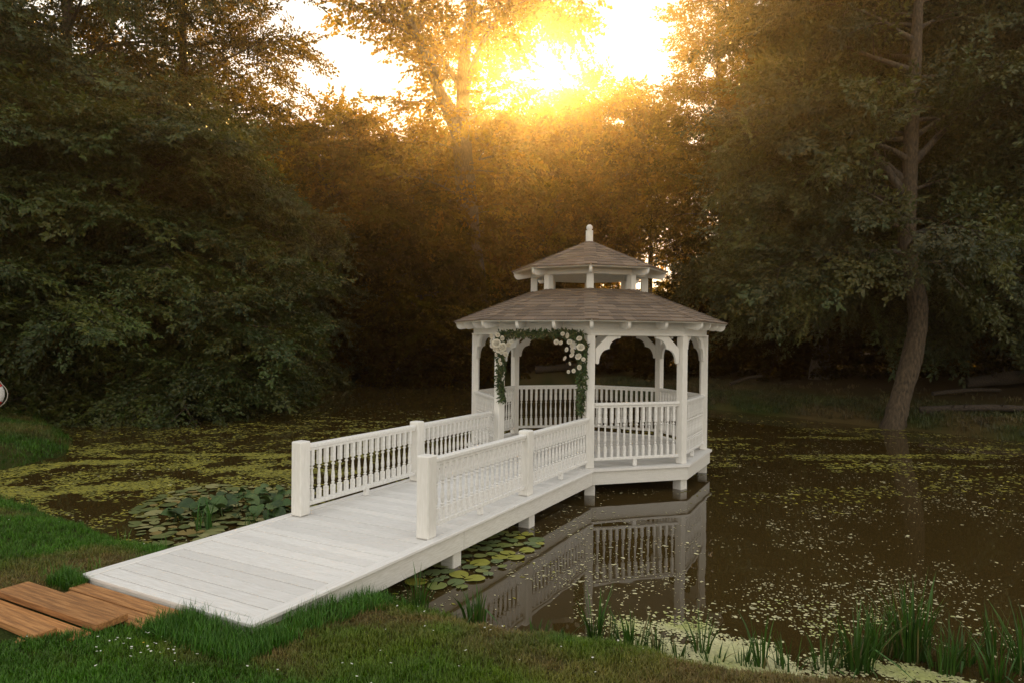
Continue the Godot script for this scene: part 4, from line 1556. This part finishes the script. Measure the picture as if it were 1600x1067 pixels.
# ------------------------------------------------------------------ garland, lifebuoy, logs
func rose(sd: int) -> ArrayMesh:
	var r := RandomNumberGenerator.new()
	r.seed = sd
	var g := Geo.new()
	g.colored = true
	for layer in 4:
		var cnt: int = [7, 6, 6, 5][layer]
		var open: float = [0.95, 0.6, 0.2, -0.5][layer]
		var rad: float = [0.5, 0.44, 0.36, 0.24][layer]
		for i in cnt:
			var a := TAU * (i + layer * 0.37) / cnt + r.randf_range(-0.15, 0.15)
			var d := Vector3(cos(a), 0, sin(a))
			var s := Vector3(-sin(a), 0, cos(a))
			var w := TAU * rad / cnt * 0.85
			var b := d * 0.06 + Vector3(0, layer * 0.03, 0)
			var m := d * (rad * 0.75) + Vector3(0, 0.22 + layer * 0.05, 0)
			var t := d * rad * (0.7 + open * 0.5) + Vector3(0, 0.36 - absf(open) * 0.16 + layer * 0.05, 0)
			var tone := r.randf_range(0.9, 1.05) * (1.0 - 0.03 * layer)
			g.col = Color(0.70, 0.66, 0.55) * tone
			g.tri(b, m + s * w, m - s * w)
			g.tri(m + s * w, t + s * w * 0.6, t - s * w * 0.6)
			g.tri(m + s * w, t - s * w * 0.6, m - s * w)
	return g.mesh()

func make_garland() -> void:
	rng.seed = 800
	var c8 := cos(deg_to_rad(22.5))
	var fw := Vector3(sin(TH), 0, -cos(TH))
	var origin := GAZEBO - fw * (R * c8 + 0.07)
	var t := thing("flower_garland", "green leaf garland with white roses draped round the gazebo entrance", "garland", origin, -TH)
	var path := [Vector3(-0.64, 0.92, 0.02), Vector3(-0.68, 1.2, 0.03), Vector3(-0.67, 1.55, 0.04), Vector3(-0.69, 1.80, 0.05), Vector3(-0.66, 1.93, 0.06), Vector3(-0.35, 1.945, 0.06), Vector3(0.0, 1.94, 0.06), Vector3(0.35, 1.95, 0.06), Vector3(0.64, 1.92, 0.06), Vector3(0.68, 1.75, 0.05), Vector3(0.665, 1.45, 0.04), Vector3(0.67, 1.15, 0.03), Vector3(0.64, 0.82, 0.02)]
	var sg := Geo.new()
	var pts := PackedVector3Array()
	var rads := PackedFloat32Array()
	for p in path:
		pts.append(p)
		rads.append(0.012)
	sg.tube(pts, rads, 5)
	part("stem", sg.mesh(), M.twig, t)
	var g := Geo.new()
	g.colored = true
	var kinds := [Color(0.035, 0.065, 0.018), Color(0.05, 0.085, 0.025), Color(0.028, 0.05, 0.018), Color(0.075, 0.10, 0.045)]
	for i in 2600:
		var k := rng.randf() * (path.size() - 1.001)
		var i0 := int(k)
		var p: Vector3 = path[i0].lerp(path[i0 + 1], k - i0)
		var tdir: Vector3 = (path[i0 + 1] - path[i0]).normalized()
		var thick := 0.09
		if k < 1.0 or k > 11.0:
			thick = 0.06
		if k > 4.0 and k < 8.0:
			thick = 0.062
		var a := rr(0, TAU)
		var side := Vector3(cos(a), sin(a), 0.7 * sin(a * 2.0 + 1.0)).normalized()
		var at := p + Vector3(rr(-1, 1), rr(-1, 1), rr(-0.4, 0.8)) * thick * 0.7
		var down := Vector3(0, -0.6, 0) if (k < 4.0 or k > 8.0) else Vector3(0, -0.15, 0)
		var d := (side + tdir * rr(-0.6, 0.6) + down + Vector3(0, 0, 0.35)).normalized()
		var base: Color = kinds[rng.randi() % 4]
		g.col = base * rr(0.7, 1.35)
		leaf(g, at, d, (Vector3(rr(-0.6, 0.6), rr(-0.3, 0.7), 1.0)).normalized(), rr(0.045, 0.085), rr(0.016, 0.032))
	part("foliage", g.mesh(), M.leaf_dark, t).set_meta("kind", "stuff")
	var roses := [rose(1), rose(2), rose(3)]
	# x, y, size
	var fl := [[-0.73, 1.90, 0.055], [-0.55, 1.86, 0.05], [-0.645, 1.75, 0.085], [-0.72, 1.72, 0.06], [-0.52, 1.69, 0.085], [-0.60, 1.64, 0.075], [-0.68, 1.65, 0.05], [-0.56, 1.60, 0.06], [-0.44, 1.74, 0.05], [-0.40, 1.79, 0.04], [-0.48, 1.55, 0.05], [-0.66, 1.53, 0.035], [-0.60, 1.42, 0.045], [-0.58, 1.36, 0.035], [-0.63, 1.92, 0.045], [-0.735, 1.80, 0.04],
		[0.30, 1.80, 0.055], [0.36, 1.78, 0.045], [0.47, 1.92, 0.06], [0.40, 1.95, 0.045], [0.66, 1.86, 0.06], [0.50, 1.80, 0.055], [0.54, 1.73, 0.05], [0.68, 1.70, 0.085], [0.56, 1.64, 0.06], [0.64, 1.53, 0.07], [0.55, 1.55, 0.055], [0.47, 1.66, 0.05], [0.44, 1.49, 0.05], [0.72, 1.48, 0.045], [0.66, 1.33, 0.055], [0.58, 1.26, 0.045], [0.50, 1.24, 0.04], [0.52, 1.40, 0.04]]
	for f in fl:
		var b := Basis.from_euler(Vector3(PI * 0.5 + rr(-0.6, 0.25), 0, rr(-0.5, 0.5))) * Basis(Vector3.UP, rr(0, TAU))
		var s: float = f[2] * (1.35 if f[0] < 0 else 1.15)
		part("flower", roses[rng.randi() % 3], M.petal, t, Transform3D(b.scaled(Vector3(s, s, s)), Vector3(f[0] - (0.05 if f[0] < 0 else 0.0), 1.92 - (1.92 - f[1]) * 0.76, 0.11 + rr(0, 0.035))))

func make_lifebuoy() -> void:
	var at := Vector3(-9.64, 0.755, -12.5)
	var t := thing("lifebuoy", "white lifebuoy with red bands at the left edge of the photo", "lifebuoy", at, 0.55)
	var maj := 0.225
	var mi := 0.068
	for seg in 8:
		var g := Geo.new()
		var red := seg % 2 == 1
		var a0 := TAU * seg / 8.0 - 0.39
		var a1 := a0 + TAU / 8.0
		if red:
			a0 += 0.14; a1 -= 0.14
		else:
			a0 -= 0.14; a1 += 0.14
		var pts := PackedVector3Array()
		var rads := PackedFloat32Array()
		for i in 9:
			var a := lerpf(a0, a1, i / 8.0)
			pts.append(Vector3(cos(a) * maj, sin(a) * maj, 0))
			rads.append(mi * (1.02 if red else 1.0))
		g.tube(pts, rads, 14)
		part("red_band" if red else "ring_section", g.mesh(), M.buoy_red if red else M.buoy_white, t)
	var rg := Geo.new()
	for k in 4:
		var pts := PackedVector3Array()
		var rads := PackedFloat32Array()
		for i in 9:
			var a := TAU * (k + i / 8.0) / 4.0 + 0.6
			pts.append(Vector3(cos(a), sin(a), 0) * (maj + mi + 0.012 + 0.03 * sin(PI * i / 8.0)))
			rads.append(0.009)
		rg.tube(pts, rads, 6)
	part("rope", rg.mesh(), M.rope, t)
	var gy := height(-9.56, 12.62)
	var pg := Geo.new()
	pg.bx(Vector3(0, (1.15 - gy) * 0.5 - 0.1, 0), Vector3(0.09, 1.15 - gy + 0.2, 0.09), 0.006)
	var p := thing("buoy_post", "dark wooden post that carries the lifebuoy", "post", Vector3(-9.69, gy, -12.64))
	part("shaft", pg.mesh(), M.bark, p)
	var hg := Geo.new()
	hg.bx(Vector3(0.02, 0.95 - gy, 0.08), Vector3(0.05, 0.03, 0.16), 0.004)
	part("hook", hg.mesh(), M.bark, p)

func log_thing(called: String, label: String, a: Vector3, b: Vector3, r0: float, r1: float, sd: int) -> void:
	rng.seed = sd
	var mid := (a + b) * 0.5
	var base := Vector3(mid.x, height(mid.x, -mid.z), mid.z)
	var t := thing(called, label, "log", base)
	var g := Geo.new()
	var pts := PackedVector3Array()
	var rads := PackedFloat32Array()
	for i in 13:
		var f := i / 12.0
		pts.append(a.lerp(b, f) - base + Vector3(0, sin(f * 3.0) * 0.06, rr(-0.02, 0.02)))
		rads.append(lerpf(r0, r1, f) * rr(0.93, 1.07))
	pts.insert(0, pts[0]); rads.insert(0, 0.01)
	pts.append(pts[pts.size() - 1]); rads.append(0.01)
	g.tube(pts, rads, 12, 0.06, sd)
	part("trunk", g.mesh(), M.log, t)
	var sg := Geo.new()
	for i in 3:
		var f := rr(0.2, 0.8)
		var p := a.lerp(b, f) - base
		var d := Vector3(rr(-0.3, 0.3), rr(0.5, 1.0), rr(-0.5, 0.8)).normalized()
		sg.tube(PackedVector3Array([p, p + d * r0 * 1.6, p + d * r0 * 2.4]), PackedFloat32Array([r0 * 0.3, r0 * 0.2, r0 * 0.12]), 6)
	part("branch_stub", sg.mesh(), M.log, t)

func make_logs() -> void:
	var y1 := height(15.6, 21.5)
	log_thing("fallen_log", "thick fallen log on the right bank near the frame edge", Vector3(14.3, y1 + 0.14, -21.5), Vector3(18.2, y1 + 0.42, -21.9), 0.17, 0.24, 901)
	log_thing("fallen_log", "thin pale log lying in front of the thick fallen one", Vector3(12.7, height(12.7, 20.6) + 0.1, -20.6), Vector3(14.6, height(14.6, 20.4) + 0.12, -20.4), 0.06, 0.05, 902)
	log_thing("fallen_log", "mossy log at the water's edge right of the pale trunk", Vector3(11.0, height(11.0, 18.4) + 0.06, -18.4), Vector3(13.6, height(13.6, 17.6) + 0.06, -17.6), 0.10, 0.08, 903)
	log_thing("fallen_log", "fallen log on the far bank seen through the gazebo entrance", Vector3(1.2, height(1.2, 34.5) + 0.2, -34.5), Vector3(4.6, height(4.6, 35.0) + 0.25, -35.0), 0.2, 0.14, 904)
	log_thing("fallen_log", "broken branch on the bank just right of the gazebo", Vector3(8.2, height(8.2, 25.6) + 0.1, -25.6), Vector3(9.6, height(9.6, 26.2) + 0.25, -26.2), 0.07, 0.05, 905)

# ------------------------------------------------------------------ scene
func _ready() -> void:
	var cam := Camera3D.new()
	cam.name = "camera"
	cam.position = Vector3(0, 1.89, 0)
	cam.rotation = Vector3(-0.006, 0, 0.010)
	cam.fov = 53.08
	cam.near = 0.05
	cam.far = 600.0
	add_child(cam)
	cam.current = true

	var sky := ProceduralSkyMaterial.new()
	sky.sky_top_color = Color(0.68, 0.69, 0.70)
	sky.sky_horizon_color = Color(1.0, 0.955, 0.875)
	sky.sky_curve = 0.4
	sky.sky_energy_multiplier = 0.86
	sky.ground_bottom_color = Color(0.10, 0.09, 0.06)
	sky.ground_horizon_color = Color(0.25, 0.22, 0.17)
	sky.sun_angle_max = 14.0
	sky.sun_curve = 0.12
	var env := Environment.new()
	env.background_mode = Environment.BG_SKY
	env.sky = Sky.new()
	env.sky.sky_material = sky
	env.tonemap_mode = Environment.TONE_MAPPER_LINEAR
	env.tonemap_exposure = 2.95
	env.sdfgi_enabled = true
	env.ssao_enabled = true
	env.ssil_enabled = true
	env.volumetric_fog_enabled = true
	env.volumetric_fog_density = 0.0015
	env.volumetric_fog_albedo = Color(1.0, 0.93, 0.8)
	env.volumetric_fog_anisotropy = 0.875
	var we := WorldEnvironment.new()
	we.name = "surroundings"
	we.environment = env
	add_child(we)

	var sun := DirectionalLight3D.new()
	sun.name = "sun"
	sun.light_energy = 1.6
	sun.light_color = Color(1.0, 0.77, 0.42)
	sun.light_angular_distance = 0.5
	sun.shadow_enabled = true
	add_child(sun)
	var el := deg_to_rad(20.4)
	var az := deg_to_rad(1.75)
	sun.look_at_from_position(Vector3.ZERO, Vector3(-sin(az) * cos(el), -sin(el), cos(az) * cos(el)))

	rng.seed = 1
	field.seed = 4
	field.noise_type = FastNoiseLite.TYPE_SIMPLEX_SMOOTH
	field.frequency = 0.06
	field.fractal_octaves = 3
	field2.seed = 9
	field2.noise_type = FastNoiseLite.TYPE_SIMPLEX_SMOOTH
	field2.frequency = 0.08
	field2.fractal_octaves = 2
	for q in [[-11.5, 9.9], [-7.1, 9.4], [-5.4, 8.2], [-4.1, 7.25], [-2.6, 6.7], [-1.1, 6.0], [-0.85, 5.65], [0.34, 5.08], [1.2, 4.78], [1.94, 4.5], [3.2, 4.25], [5.0, 3.9], [9.0, 4.0], [14.0, 6.0], [18.5, 10.0], [15.5, 13.5], [11.8, 15.8], [10.1, 17.7], [9.2, 18.8], [6.5, 22.5], [5.0, 26.5], [3.0, 31.5], [-1.0, 33.0], [-6.5, 32.2], [-10.0, 29.0], [-12.0, 23.0], [-12.6, 19.0], [-11.7, 17.0], [-9.2, 14.3], [-8.3, 12.6], [-8.4, 11.3], [-11.5, 10.5]]:
		pond.append(Vector2(q[0], q[1]))
	make_materials()
	make_ground()
	make_trees()
	make_gazebo()
	make_walkway()
	make_planks()
	make_garland()
	make_lifebuoy()
	make_logs()
	make_lilies()
	make_reeds()
	make_scum()
	make_grass()
	print("sprays ", total_sprays, " ms ", Time.get_ticks_msec())
